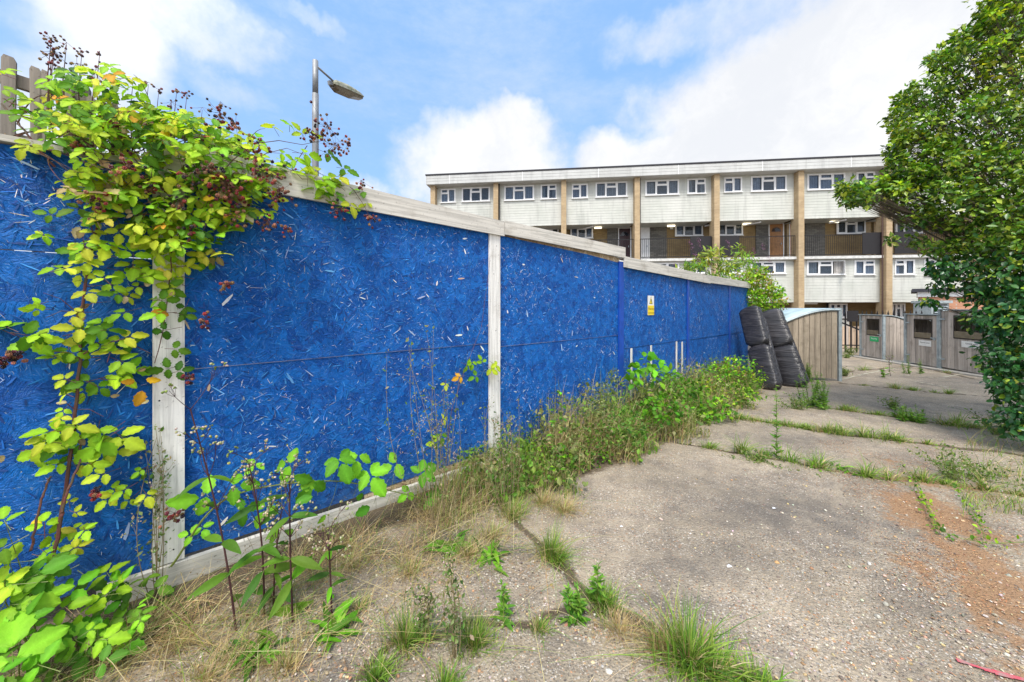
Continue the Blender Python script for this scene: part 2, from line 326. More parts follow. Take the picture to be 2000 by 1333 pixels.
def make_ground():
    xs = np.concatenate(([-900, -300, -100, -40, -15, -8, -5], np.arange(-3.6, 7, 0.036), np.arange(7, 16, 0.12), [17, 20, 25, 35, 60, 120, 300, 900]))
    ys = np.concatenate(([-300, -60, -15, -5, -1, 0.3], np.arange(0.8, 6, 0.03), np.arange(6, 14.5, 0.07), [15, 16, 18, 20, 24, 30, 45, 90, 250, 900]))
    X, Y = np.meshgrid(xs, ys); p = np.stack((X.ravel(), Y.ravel()), 1)
    z = 0.05 - 0.03 * np.clip(p[:, 1], -5, 30)
    near = (np.abs(p[:, 0]) < 17) & (p[:, 1] < 16) & (p[:, 1] > 0)
    q = p + 0.03 * np.stack((np.sin(p[:, 1] * 9 + 2 * np.sin(p[:, 0] * 5)), np.sin(p[:, 0] * 11 + 2 * np.sin(p[:, 1] * 7))), 1)
    dirt = np.zeros(len(p)); wide = [0.05, 0.06, 0.07, 0.07, 0.05, 0.035, 0.08]
    for c, wd in zip(CRACKS, wide):
        d_ = seg_dist(q, c); dirt = np.maximum(dirt, np.clip(1.25 - d_ / wd, 0, 1)); z -= np.where(near, 0.016 * np.exp(-(d_ / 0.025) ** 2), 0)
    rel = p - H0; s = rel @ HD; off = rel @ HN
    edge = np.interp(s, [-4, -0.6, 0.3, 1.2, 2.0, 4, 8, 10], [1.5, 0.75, 0.5, 0.42, 0.75, 1.0, 0.95, 0.7])
    soil = np.clip((edge - off) / 0.22 + 0.1, 0, 0.9) * (s < 12) * (off > -0.5); dirt = np.maximum(dirt, soil)
    z += np.where(near & (off > -0.3) & (s < 11), 0.035 * np.clip(1 - off / 0.5, 0, 1) * np.clip((s - 0.2), 0, 1), 0)
    dirt = np.maximum(dirt, np.where(off < -0.1, 1.0, 0) * (s < 12))
    xl = 2.30 + (p[:, 1] - 1.6) * 0.68
    u = p[:, 0] - xl
    lit = np.clip(u / 0.55 + 0.62, 0, .85) * np.clip(1.35 - u / 0.9, 0.42, 1) * np.clip((4.2 - p[:, 1]) / 1.1, 0, 1) * (p[:, 0] < 7)
    lit = np.maximum(lit, 0.62 * np.exp(-((seg_dist(p, CRACKS[0][3:]) / 0.14) ** 2)))
    stain = np.zeros(len(p))
    for px, py, rx, ry, a in [(1560, 1000, 0.75, 0.5, 0.75), (1450, 960, 0.6, 0.4, 0.5), (1360, 1110, 0.3, 0.14, 0.55), (1450, 1080, 0.4, 0.25, 0.45), (1560, 860, 1.0, 0.22, 0.5), (1400, 1280, 0.2, 0.12, 0.3), (860, 1040, 0.24, 0.14, 1.0), (760, 1075, 0.2, 0.1, .7), (640, 1330, .3, .2, .4), (1000, 1075, 0.1, 0.05, 0.9), (1700, 800, 0.9, 0.3, 0.3), (1320, 1180, 0.3, 0.1, 0.35)]:
        g = G(px, py)[:2]; stain = np.maximum(stain, a * np.exp(-(((p[:, 0] - g[0]) / rx) ** 2 + ((p[:, 1] - g[1]) / ry) ** 2)))
    rng = np.random.default_rng(1); z += np.where(near, 0.004 * np.sin(p[:, 0] * 2.1 + np.sin(p[:, 1] * 1.7)) + 0.003 * np.sin(p[:, 1] * 5 + p[:, 0] * 3), 0)
    nx, ny = len(xs), len(ys); i = np.arange(nx * ny).reshape(ny, nx)
    f = np.stack((i[:-1, :-1], i[:-1, 1:], i[1:, 1:], i[1:, :-1]), -1).reshape(-1, 4)
    b = MB().add(np.column_stack((p, z)), f); o = b.build('ground', M['ground'], smooth=True)
    a = o.data.color_attributes.new('masks', 'FLOAT_COLOR', 'POINT')
    a.data.foreach_set('color', np.column_stack((dirt, lit, stain, np.ones(len(p)))).astype(np.float32).ravel())
    tag(o, kind='structure')
make_ground()
def hairline(name, px, py, ang, ln, seed):
    rng = np.random.default_rng(seed); p = G(px, py)[:2]; b = MB(); pts = [p]
    for k in range(int(ln / .04)):
        ang += rng.normal(0, .28); p = p + .04 * np.array((math.cos(ang), math.sin(ang))); pts.append(p)
    pts = np.array(pts); tg = np.gradient(pts, axis=0); tg /= np.linalg.norm(tg, axis=1)[:, None]; nn = np.stack((-tg[:, 1], tg[:, 0]), 1); w_ = rng.uniform(.0015, .0045, len(pts))[:, None] * np.linspace(1, .3, len(pts))[:, None]
    L_, R_ = pts - nn * w_, pts + nn * w_; n = len(pts); b.add([(x, y, G0(y) + .0085) for x, y in L_] + [(x, y, G0(y) + .0085) for x, y in R_], [(i, i + 1, n + i + 1, n + i) for i in range(n - 1)]); tag(b.build(name, M['cracksoil']), kind='structure')
M['cracksoil'] = plain('dirt filled crack', (.07, .055, .04), .95, scale=30)
for a in [(1650, 885, .1, .9, 8), (1720, 790, .2, 1.4, 9), (1690, 770, -.9, 1.0, 10)]: hairline('ground_crack', *a)
def gz(x, y):
    """height of the ground sheet at a point (with the bank of soil along the hoarding)"""
    z = G0(y); d_ = np.array((x, y)) - H0; s, off = d_ @ HD, d_ @ HN
    if off > -0.3 and s < 11: z += 0.035 * min(max(1 - off / 0.5, 0), 1) * min(max(s - 0.2, 0), 1)
    return z
def on_g(px, py): g = G(px, py); g[2] = gz(g[0], g[1]); return g

def strip_on_ground(name, pts, width, m, label, cat, seed=0, broken=0.25, group=None):
    rng = np.random.default_rng(seed); b = MB(); P2 = gp(pts)
    for a, c in zip(P2[:-1], P2[1:]):
        L = np.linalg.norm(c - a); n = max(2, int(L / 0.05)); dd = (c - a) / L; nn = np.array((-dd[1], dd[0]))
        for k in range(n):
            if rng.random() < broken: continue
            p0 = a + dd * L * k / n; p1 = a + dd * L * (k + 1) / n; w0, w1 = width * rng.uniform(0.25, 0.55, 2)
            q = [p0 - nn * w0, p1 - nn * w1, p1 + nn * w0, p0 + nn * w1]
            b.add([(x, y, gz(x, y) + 0.009) for x, y in q], [(0, 1, 2, 3)])
    return tag(b.build(name, m), label, cat, group)
tag(strip_on_ground('road_marking', [(1640, 743), (1690, 731), (1735, 722), (1760, 719)], 0.10, M['crackedwhite'], None, None, 1, 0.35), kind='structure')
tag(strip_on_ground('road_marking', [(1640, 722), (1720, 730), (1800, 737), (1890, 744)], 0.09, M['crackedwhite'], None, None, 2, 0.55), kind='structure')
tag(strip_on_ground('road_marking', [(1760, 742), (1810, 750), (1850, 757)], 0.09, M['crackedwhite'], None, None, 3, 0.5), kind='structure')
tag(strip_on_ground('road_marking', [(1840, 738), (1900, 728), (1935, 724)], 0.09, M['crackedwhite'], None, None, 4, 0.4), kind='structure')
strip_on_ground('paint_mark', [(1868, 1292), (1900, 1303), (1940, 1316), (2010, 1334), (2080, 1350)], 0.026, M['redpaint'], 'thin red spray paint line on the concrete beside the fallen orange leaves', 'paint mark', 5, 0.2)

# ================================================================== HOARDING
hoarding = thing('hoarding', ground_hs(5.0, 0), 'long blue painted strand board hoarding with white timber posts and capping boards', 'hoarding')
LFT = -3.2
def tops(s): return float(np.interp(s, [LFT, -0.7, -0.05, 0.0, 2.41, 2.55, 4.93, 5.0, 5.07, 11.5], [2.46, 2.44, 2.45, 2.47, 2.43, 2.43, 2.35, 2.31, 2.33, 2.20]))
def zb(s): p = ground_hs(s, 0); return p[2] + float(np.interp(s, [0, 1, 2.4, 3], [0.13, 0.12, 0.11, 0.10]))
def hpoly(b, s0, s1, f0, f1, o0, o1, n=1):
    for k in range(n):
        a = s0 + (s1 - s0) * k / n; c = s0 + (s1 - s0) * (k + 1) / n
        b.prism([(a, f0(a)), (c, f0(c)), (c, f1(c)), (a, f1(a))], o0, o1, HS)
BAYS = [(-2.96, -0.50, 1.93), (-0.49, -0.005, 1.93), (0.005, 2.485, 1.262), (2.495, 4.975, 1.215), (4.985, 7.455, 1.0), (7.465, 9.94, 0.985), (9.95, 11.5, 0.98)]
BAYS = [(-3.2, -2.51, 1.93), (-2.50, -0.005, 1.93)] + BAYS[2:]
rngF = np.random.default_rng(5)
for bi, (s0, s1, seam) in enumerate(BAYS):
    for up in (0, 1):
        b = MB(); d_ = rngF.uniform(0, 0.004) + (0.002 if up else -0.003)
        if bi >= 4 and not up: d_ -= 0.005
        lo = (lambda s: seam + 0.005) if up else (lambda s: zb(s) + (0.012 + 0.03 * max(min(s - 0.3, 2.1), 0) if bi == 2 else 0))
        hi = tops if up else (lambda s: seam)
        hpoly(b, s0, s1, lo, hi, -0.018 + d_, d_, 3); o = b.build('panel', M['osb'], hoarding, uv=huv)
        # flakes of wood lifting out of the painted face
        area = (s1 - s0) * 1.2; nearer = 1.0 if s1 < 3 else 1.15
        n = int(area * (560 if bi != 1 else 380) * nearer); 
        if s1 < -2: n = int(n * 0.3)
        ss = rngF.uniform(s0 + 0.03, s1 - 0.03, n); lov = np.array([lo(x) for x in ss]); hiv = np.array([hi(x) for x in ss]); zz = lov + 0.02 + (hiv - lov - 0.06) * rngF.random(n)
        keep = np.sin(ss * 5.1 + 1.7 * np.sin(zz * 4.3 + bi)) + np.sin(zz * 6.3 + ss * 3.1) + rngF.normal(0, 0.7, n) > 0.15; ss, zz = ss[keep], zz[keep]; n = len(ss)
        kind = rngF.random(n); big = kind > 0.975
        L = np.where(big, rngF.uniform(0.03, 0.08, n), rngF.gamma(2.0, 0.008, n) + 0.004); W = np.where(big, rngF.uniform(0.004, 0.016, n), rngF.uniform(0.0010, 0.0030, n))
        ang = rngF.uniform(0, math.pi, n); T = HD[None, :] * np.cos(ang)[:, None]
        tan = np.column_stack((T, np.sin(ang))); nor = np.tile((*HN, 0), (n, 1)) + rngF.normal(0, 0.10, (n, 3))
        pos = np.array([HS(a, d_ + 0.0035, z) for a, z in zip(ss, zz)])
        cols = pal(rngF, n, [(0.03, 0.19, 0.58), (0.10, 0.31, 0.68), (0.38, 0.50, 0.78), (0.70, 0.70, 0.70), (0.58, 0.44, 0.30)], 0.15, [0.22, 0.22, 0.26, 0.26, 0.04])
        tv = [(-0.5, -0.5, 0), (0.35, -0.62, 0), (0.55, -0.1, 0.1), (0.2, 0.5, 0.15), (-0.3, 0.66, 0), (-0.6, 0.1, 0.05)]
        nb_ = int(area * 420 * (1 if s1 > 0 else .8)); s2 = rngF.uniform(s0 + .04, s1 - .04, nb_); lo2 = np.array([lo(x) for x in s2]); hi2 = np.array([hi(x) for x in s2]); z2 = lo2 + .03 + (hi2 - lo2 - .07) * rngF.random(nb_); an2 = rngF.uniform(0, math.pi, nb_)
        st_ = MB().scatter(tv, [(0, 1, 2, 3, 4, 5)], np.array([HS(a, d_ + .0025, z) for a, z in zip(s2, z2)]), frame_from(np.column_stack((HD[None, :] * np.cos(an2)[:, None], np.sin(an2))), np.tile((*HN, 0), (nb_, 1)) + rngF.normal(0, .20, (nb_, 3))), np.column_stack((rngF.uniform(.002, .009, nb_), rngF.uniform(.015, .06, nb_), np.full(nb_, .002))), pal(rngF, nb_, [(.0015, .05, .24), (.003, .10, .42), (.01, .16, .52), (.04, .24, .62)], .12, [.35, .35, .2, .1]))
        tag(st_.build('painted_strands', M['flake'], hoarding), kind='stuff')
        fb_ = MB().scatter(tv, [(0, 1, 2, 3, 4, 5)], pos, frame_from(tan, nor), np.column_stack((W, L, np.full(n, 0.003))), cols)
        tag(fb_.build('wood_flakes', M['flake'], hoarding), kind='stuff')
for s, w_, z1, m, o1 in [(0.0, 0.137, 2.45, 'whiteboard_v', 0.032), (2.49, 0.145, 2.42, 'whiteboard_v', 0.03), (4.98, 0.13, 2.345, 'bluewood', 0.03), (7.46, 0.09, 2.27, 'bluewood', 0.026), (9.945, 0.10, 2.2, 'bluewood', 0.02), (-2.505, 0.137, 2.44, 'whiteboard_v', 0.03)]:
    b = MB(); f0 = lambda q: zb(q) - 0.0 + 0.012
    hpoly(b, s - w_ / 2, s + w_ / 2, f0, lambda q: z1, 0.008, o1); o = b.build('post', M[m], hoarding, uv=huv)
for s, z0 in [(5.30, 0.2), (5.95, 0.2), (6.95, 0.2), (7.20, 0.2)]:
    b = MB(); hpoly(b, s - 0.022, s + 0.022, lambda q: z0 - 0.1, lambda q: 0.99 if s < 7.1 else 0.97, 0.004, 0.016); b.build('batten', M['whiteboard_v'], hoarding, uv=huv)
# capping boards: face board with a flat board on top
for s0, s1, a0, b0, a1, b1 in [(-0.02, 2.60, 2.635, 2.44, 2.572, 2.415), (2.608, 5.05, 2.585, 2.435, 2.565, 2.405), (5.02, 8.55, 2.43, 2.262, 2.335, 2.165), (8.555, 11.52, 2.345, 2.18, 2.325, 2.165)]:
    b = MB(); lo = lambda q: b0 + (b1 - b0) * (q - s0) / (s1 - s0); hi = lambda q: a0 + (a1 - a0) * (q - s0) / (s1 - s0)
    oo = 0.034 if s0 < 5.01 else 0.036; hpoly(b, s0, s1, lo, hi, oo, oo + 0.022, 2); b.build('capping_board', M['whiteboard_h'], hoarding, uv=huv)
    b = MB(); hpoly(b, s0, s1, lambda q: hi(q) - 0.03, lambda q: hi(q) - 0.004, -0.10, oo, 2); b.build('top_board', M['whiteboard_h'], hoarding, uv=huv)
b = MB(); hpoly(b, LFT, -0.03, lambda q: tops(q) + 0.002, lambda q: tops(q) + 0.034, -0.12, 0.035, 2); b.build('capping_board', M['whiteboard_h'], hoarding, uv=huv)
for s0, s1, f0, f1 in [(2.50, 4.97, lambda q: tops(q) - 0.001, lambda q: tops(q) + 0.075), (1.15, 2.41, lambda q: zb(q) - 0.02, lambda q: zb(q) + 0.02 + 0.028 * (q - 1.0)), (5.09, 7.4, lambda q: tops(q), lambda q: tops(q) + 0.02)]:
    b = MB(); hpoly(b, s0, s1, f0, f1, -0.022, -0.004, 2); b.build('bare_edge', M['rawosb'], hoarding, uv=huv)
gh = lambda q: ground_hs(q, 0)[2]
for s0, s1 in [(-0.28, 1.22), (1.223, 2.70), (2.703, 4.9)]:
    b = MB(); hpoly(b, s0, s1, lambda q: gh(q) - 0.06, lambda q: zb(q) + 0.004, 0.01, 0.048, 2); b.build('kickboard', M['whiteboard_h'], hoarding, uv=huv)
for s_, z_ in [(-0.04, .3), (-0.03, .62), (0.04, .5), (-0.04, 1.1), (0.05, 1.35), (-0.03, 1.5), (2.47, .6), (2.5, 1.4), (2.47, 2.0), (2.51, 2.3), (.02, .2)]:
    c_ = HS(s_, 0.0325, z_); b = MB().scatter([(math.cos(k * 1.05), 0.15, math.sin(k * 1.05)) for k in range(6)], [(0, 1, 2, 3, 4, 5)], [c_], [np.column_stack(((*HD, 0), (*HN, 0), (0, 0, 1)))], np.array([[0.005, 0.004, 0.005]]), [(0.1, 0.07, 0.05)]); b.build('screw_head', M['blackmetal'], hoarding)
# debris of twigs and dead leaves on the left capping
rd = np.random.default_rng(8); n = 420; sd = rd.uniform(-1.4, 0.1, n); pos = np.array([HS(a, rd.uniform(-0.10, 0.03), tops(a) + 0.036 + rd.uniform(0, 0.012)) for a in sd])
b = MB().scatter([(-.5, -1, 0), (.5, -1, .3), (.6, 1, 0), (-.5, 1, .2)], [(0, 1, 2, 3)], pos, frame_from(rd.normal(0, 1, (n, 3)) * (1, 1, .15), rd.normal(0, .4, (n, 3)) + (0, 0, 1)), np.column_stack((rd.uniform(.002, .008, n), rd.uniform(.006, .02, n), np.full(n, .006))), pal(rd, n, [(.24, .14, .07), (.4, .3, .18), (.12, .07, .04)]))
tag(b.build('dead_leaves', M['flake']), kind='stuff')

# warning sign
sg_c = H(1271, 597, 0.012); ss_, _ = hs_of(sg_c)
sign = thing('warning_sign', sg_c, 'small white and yellow warning sign with triangle fixed to the blue hoarding', 'sign')
Y_ = sg_c[1]; shh = 38 / F * Y_; sw = shh * 0.66
def sgf(x, y, z): return HS(ss_ + x, 0.012 + y, sg_c[2] + z)
b = MB().box(-sw / 2, sw / 2, 0, 0.003, -shh / 2, shh / 2, sgf); b.build('sign_plate', M['signwhite'], sign)
b = MB().box(-sw / 2 + .003, sw / 2 - .003, 0.003, 0.0055, -shh / 2 + .003, 0.0, sgf); b.build('yellow_band', M['yellow'], sign)
b = MB().prism([(-0.055, .025), (0.055, .025), (0, .155)], 0.003, 0.005, sgf); b.build('triangle_border', M['ink'], sign)
b = MB().prism([(-0.041, .033), (0.041, .033), (0, .135)], 0.0052, 0.007, sgf); b.build('triangle', M['yellow'], sign)
b = MB().prism([(-0.008, .055), (0.008, .055), (0.012, .105), (-0.012, .105)], 0.0072, 0.0085, sgf); b.box(-.008, .008, .0072, .0085, .038, .048, sgf); b.build('exclamation_mark', M['ink'], sign)
def plane_matrix(o, xd, up):
    xd = Vector(xd).normalized(); up = Vector(up).normalized(); return Matrix.Translation(Vector(o)) @ Matrix((xd, up, xd.cross(up))).transposed().to_4x4()
hx = (*HD, 0)
text_obj('Warning', 0.062, M['inkbrown'], plane_matrix(sgf(0, .007, -.055), hx, (0, 0, 1)), sign)
text_obj('anti-climb paint', 0.034, M['inkbrown'], plane_matrix(sgf(0, .007, -.125), hx, (0, 0, 1)), sign)

# old picket fence standing behind the left end of the hoarding
pf = thing('picket_fence', (*(H0 + HD * -0.6 - HN * 0.3), gh(-0.6)), 'old grey weathered picket fence rising above the left end of the hoarding', 'fence')
rp = np.random.default_rng(3)
for px, top, wpx, lean in [(18, 112, 26, 0.01), (70, 134, 22, -0.01), (88, 140, 14, 0.03), (134, 175, 16, 0.0), (-40, 120, 24, 0.02), (-85, 128, 22, 0), (178, 190, 18, -.01), (225, 205, 18, .01)]:
    c = H(px, top, -0.34); s, _ = hs_of(c); wd = wpx / 454 * 0.85; b = MB()
    b.prism([(s - wd / 2 - lean, 2.0), (s + wd / 2 - lean, 2.0), (s + wd / 2, c[2] - .02), (s + wd / 3, c[2]), (s - wd / 3, c[2] + .006), (s - wd / 2, c[2] - .015)], -0.35, -0.33, HS, col=np.array((1, 1, 1)) * rp.uniform(.7, 1.15)); b.prism([(s - wd / 2 - lean, 0.0), (s + wd / 2 - lean, 0), (s + wd / 2 - lean, 1.999), (s - wd / 2 - lean, 1.999)], -.35, -.33, HS)
    b.build('picket', M['greyfence'], pf)
for z0, z1 in ((2.93, 3.0), (2.60, 2.67)):
    b = MB().prism([(-1.6, z0 + .05), (0.4, z0 - .16), (0.4, z1 - .16), (-1.6, z1 + .05)], -0.385, -0.352, HS, col=(.6, .6, .6)); b.build('rail', M['greyfence'], pf)
b = MB().prism([(-0.44, 0), (-0.37, 0), (-0.37, 3.0), (-0.44, 3.02)], -.46, -.386, HS, col=(.45, .45, .45)); b.build('fence_post', M['greyfence'], pf)

# ================================================================== STREET LAMP
Yp = 7.2; top = P(616, 119, Yp)
lamp = thing('street_lamp', (top[0], Yp, G0(Yp)), 'grey street lamp with a short arm and boxy lantern rising behind the hoarding', 'street lamp')
b = MB(); b.tube([(top[0], Yp, G0(Yp)), (top[0], Yp, 5.5), (top[0], Yp, P(0, 184, Yp)[2])], 0.062, 14); b.tube([(top[0], Yp, P(0, 184, Yp)[2]), (top[0], Yp, top[2])], 0.055, 14); b.build('pole', M['pole'], lamp, True)
a0 = P(620, 131, Yp); a1 = P(652, 160, 7.6); b = MB(); b.tube([a0, a1], 0.021, 8); b.tube([a0 - (0.0, 0, 0.02), (a0 + a1) / 2 - (0, 0, .015)], 0.010, 6); b.build('arm', M['pole'], lamp, True)
l0 = P(651, 172, 7.62); l1 = P(706, 195, 8.30); ax = l1 - l0; LL = np.linalg.norm(ax); ax /= LL
sd = np.cross(ax, (0, 0, 1)); sd /= np.linalg.norm(sd); upv = np.cross(sd, ax)
def lf(x, y, z): return l0 + ax * x + sd * y + upv * z
b = MB(); prof = [(-.03, .085, .05, .10), (0.03, .12, .035, .155), (LL * .45, .135, .03, .165), (LL * .85, .125, .03, .125), (LL, .095, .035, .075)]
v = []; 
for x, hw, z0, z1 in prof: v += [lf(x, -hw, z0), lf(x, hw, z0), lf(x, hw * .95, z0 + (z1 - z0) * .55), lf(x, hw * .6, z1), lf(x, -hw * .6, z1), lf(x, -hw * .95, z0 + (z1 - z0) * .55)]
f = [(i * 6 + k, i * 6 + (k + 1) % 6, i * 6 + 6 + (k + 1) % 6, i * 6 + 6 + k) for i in range(4) for k in range(6)] + [(0, 1, 2, 3, 4, 5), (29, 28, 27, 26, 25, 24)]
b.add(v, f); b.build('lantern', M['lantern'], lamp)
b = MB(); v = []; prof2 = [(0.0, .095, .032, .0), (0.08, .115, .03, -.045), (LL * .6, .12, .028, -.05), (LL * .97, .09, .033, -.01)]
for x, hw, z0, z1 in prof2: v += [lf(x, -hw, z0), lf(x, hw, z0), lf(x, hw * .72, z1), lf(x, -hw * .72, z1)]
f = [(i * 4 + k, i * 4 + 4 + k, i * 4 + 4 + (k + 1) % 4, i * 4 + (k + 1) % 4) for i in range(3) for k in range(4)] + [(0, 1, 2, 3), (15, 14, 13, 12)]
b.add(v, f); b.build('lens', M['lens'], lamp)
b = MB().box(-.10, -.02, -.035, .035, .03, .11, lf); b.build('bracket', M['pole'], lamp)

# ================================================================== MAISONETTE BLOCK
B0 = np.array((19.31, 20.5)); BE = np.array((0.9934, -0.1142)); BM = np.array((0.1142, 0.9934))
def BW(s, off, z): p = B0 + BE * s + BM * off; return np.array((p[0], p[1], z))
def fb(px, py, off=0.0):
    r = np.array(((px - 1000) / F, 1.0)); Y = ((B0 + BM * off) @ BM) / (r @ BM); q = P(px, py, Y); return float((q[:2] - B0) @ BE), q[2]
def brick_mat(name, c1, c2, mort, sc=1.0):
    m, t, b, o = mat(name); uv = t.node('ShaderNodeTexCoord').outputs['UV']
    br = t.node('ShaderNodeTexBrick', {'Color1': (*c1, 1), 'Color2': (*c2, 1), 'Mortar': (*mort, 1), 'Scale': 1.0, 'Mortar Size': 0.006 * sc, 'Mortar Smooth': 0.2, 'Bias': 0.0, 'Brick Width': 0.225 * sc, 'Row Height': 0.075 * sc}); t.set(br.inputs['Vector'], uv)
    c = t.mix(t.ramp(t.noise(uv, 2.0, 5, 0.6), 0.4, 0.75, 0, 0.4), br.outputs[0], tuple(x * 0.5 for x in c1) + (1,))
    t.set(b.inputs['Base Color'], c); b.inputs['Roughness'].default_value = 0.9; bump(t, b, br.outputs['Fac'], -0.006); return m
def buv(v): d_ = v[:, :2] - B0; return np.stack((d_ @ BE + d_ @ BM, v[:, 2]), 1)
M['buff'] = brick_mat('buff brick', (0.47, 0.35, 0.20), (0.38, 0.27, 0.15), (0.36, 0.30, 0.23))
M['olive'] = brick_mat('brown brick', (0.28, 0.19, 0.075), (0.21, 0.135, 0.055), (0.22, 0.18, 0.12))
M['stone'] = brick_mat('grey split stone tiles', (0.20, 0.19, 0.165), (0.105, 0.10, 0.09), (0.06, 0.058, 0.055), 1.3)
M['redbrick'] = brick_mat('orange red brick', (0.50, 0.24, 0.14), (0.40, 0.19, 0.11), (0.42, 0.34, 0.28))
M['clad'] = plain('off white cladding', (0.54, 0.545, 0.505), 0.5, var=0.10, scale=0.8, col2=(0.46, 0.475, 0.43), streak=.55); M['fascia'] = plain('fascia', (0.52, 0.525, 0.51), 0.5, streak=.5, var=0.1, scale=1.0)
M['roofing'] = plain('dark roofing felt', (0.035, 0.035, 0.045), 0.8); M['slab'] = plain('painted slab edge', (0.62, 0.62, 0.60), 0.7)
M['floor'] = plain('walkway asphalt', (0.10, 0.10, 0.10), 0.9); M['curtain'] = plain('net curtain', (0.78, 0.79, 0.84), 0.9, tinted=True)
def glass():
    m, t, b, o = mat('window glass'); b.inputs['Base Color'].default_value = (0.07, 0.095, 0.13, 1); b.inputs['Roughness'].default_value = 0.04; b.inputs['Specular IOR Level'].default_value = 0.8
    tr = t.node('ShaderNodeBsdfTransparent', {'Color': (0.80, 0.86, 0.92, 1)}); mx = t.node('ShaderNodeMixShader', {0: 0.32}); t.l.new(tr.outputs[0], mx.inputs[1]); t.l.new(b.outputs[0], mx.inputs[2]); t.l.new(mx.outputs[0], o.inputs[0]); return m
M['glass'] = glass(); M['doorwood'] = plain('varnished door', (0.42, 0.20, 0.07), 0.4, scale=8); M['doordark'] = plain('dark door', (0.045, 0.015, 0.018), 0.35); M['dooror'] = plain('orange door', (0.55, 0.20, 0.04), 0.4)
M['lit'] = plain('lamp diffuser', (0.9, 0.88, 0.8), 0.4)
def litmat():
    m, t, b, o = mat('glowing lamp'); b.inputs['Base Color'].default_value = (0.9, 0.85, 0.7, 1); b.inputs['Emission Color'].default_value = (1, 0.88, 0.62, 1); b.inputs['Emission Strength'].default_value = 1.1; return m
M['glow'] = litmat(); M['roomdark'] = plain('painted room shade', (0.05, 0.052, 0.055), 0.9)

block = thing('maisonette_block', BW(-2, 4, G0(20)), 'long three storey maisonette block with off white cladding, brick pillars and access balconies', 'building')
ZF1, ZF0, ZU0, ZS1, ZS0, ZL0 = 10.17, 9.58, 6.88, 4.64, 4.46, 1.93; ZG = G0(20) - 0.1
PIL = [fb(px, 450, -0.12)[0] for px in (846, 968.5, 1101, 1244, 1399, 1563, 1734)]; pitch = PIL[-1] - PIL[-2]; PIL += [PIL[-1] + pitch, PIL[-1] + 2 * pitch]
SL, SR = PIL[0] - 0.25, PIL[-1] + 0.3
b = MB(); b.box(SL + .1, SR, 1.55, 8.5, ZG, ZF0, BW); b.build('wall', M['olive'], block, uv=buv)
b = MB(); b.box(SL + .1, SL + .32, -0.02, 1.55, ZU0, ZF0, BW); b.box(SL + .1, SL + .32, -0.02, 1.55, ZG, ZS0, BW); b.build('end_wall', M['buff'], block, uv=buv)
b = MB(); b.box(SL - 0.10, SR + .2, -0.42, 9.0, ZF0, ZF1, BW); [b.box(SL - .12, SR + .2, -.434 - 0.006 * k, -.42, ZF0 + .02 + k * .18, ZF0 + .19 + k * .18, BW) for k in range(3)]; b.build('fascia', M['fascia'], block)
b = MB(); b.box(SL - 0.16, SR + .25, -0.48, 9.05, ZF1, ZF1 + 0.075, BW); b.build('roof', M['roofing'], block)
for k in range(7): s_ = PIL[0] + 1.2 + k * pitch * 1.02; MB().box(s_, s_ + .03, -.452, -.434, ZF0 + .01, ZF1 - .01, BW).build('fascia_joint', M['white'], block)
b = MB(); b.box(SL + .3, SR, -0.05, 1.56, ZS0, ZS1 - .03, BW); b.build('balcony_slab', M['slab'], block)
b = MB(); b.box(SL + .3, SR, 0.0, 1.55, ZS1 - .03, ZS1, BW); b.build('balcony_floor', M['floor'], block)
for i, s in enumerate(PIL):
    b = MB(); b.box(s - 0.155, s + 0.155, -0.22, 0.45, ZG, ZF0, BW); b.build('pillar', M['buff'], block, uv=buv)
    if i in (1, 3): MB().tube([BW(s + .20, -.05, ZF0), BW(s + .20, -.05, ZG)], 0.04, 8).build('drainpipe', M['blackmetal'], block)
    if i == 6: MB().tube([BW(s - .22, -.05, ZF0), BW(s - .22, -.05, ZG)], 0.035, 8).build('drainpipe', plain('brown pipe', (.09, .05, .04)), block)

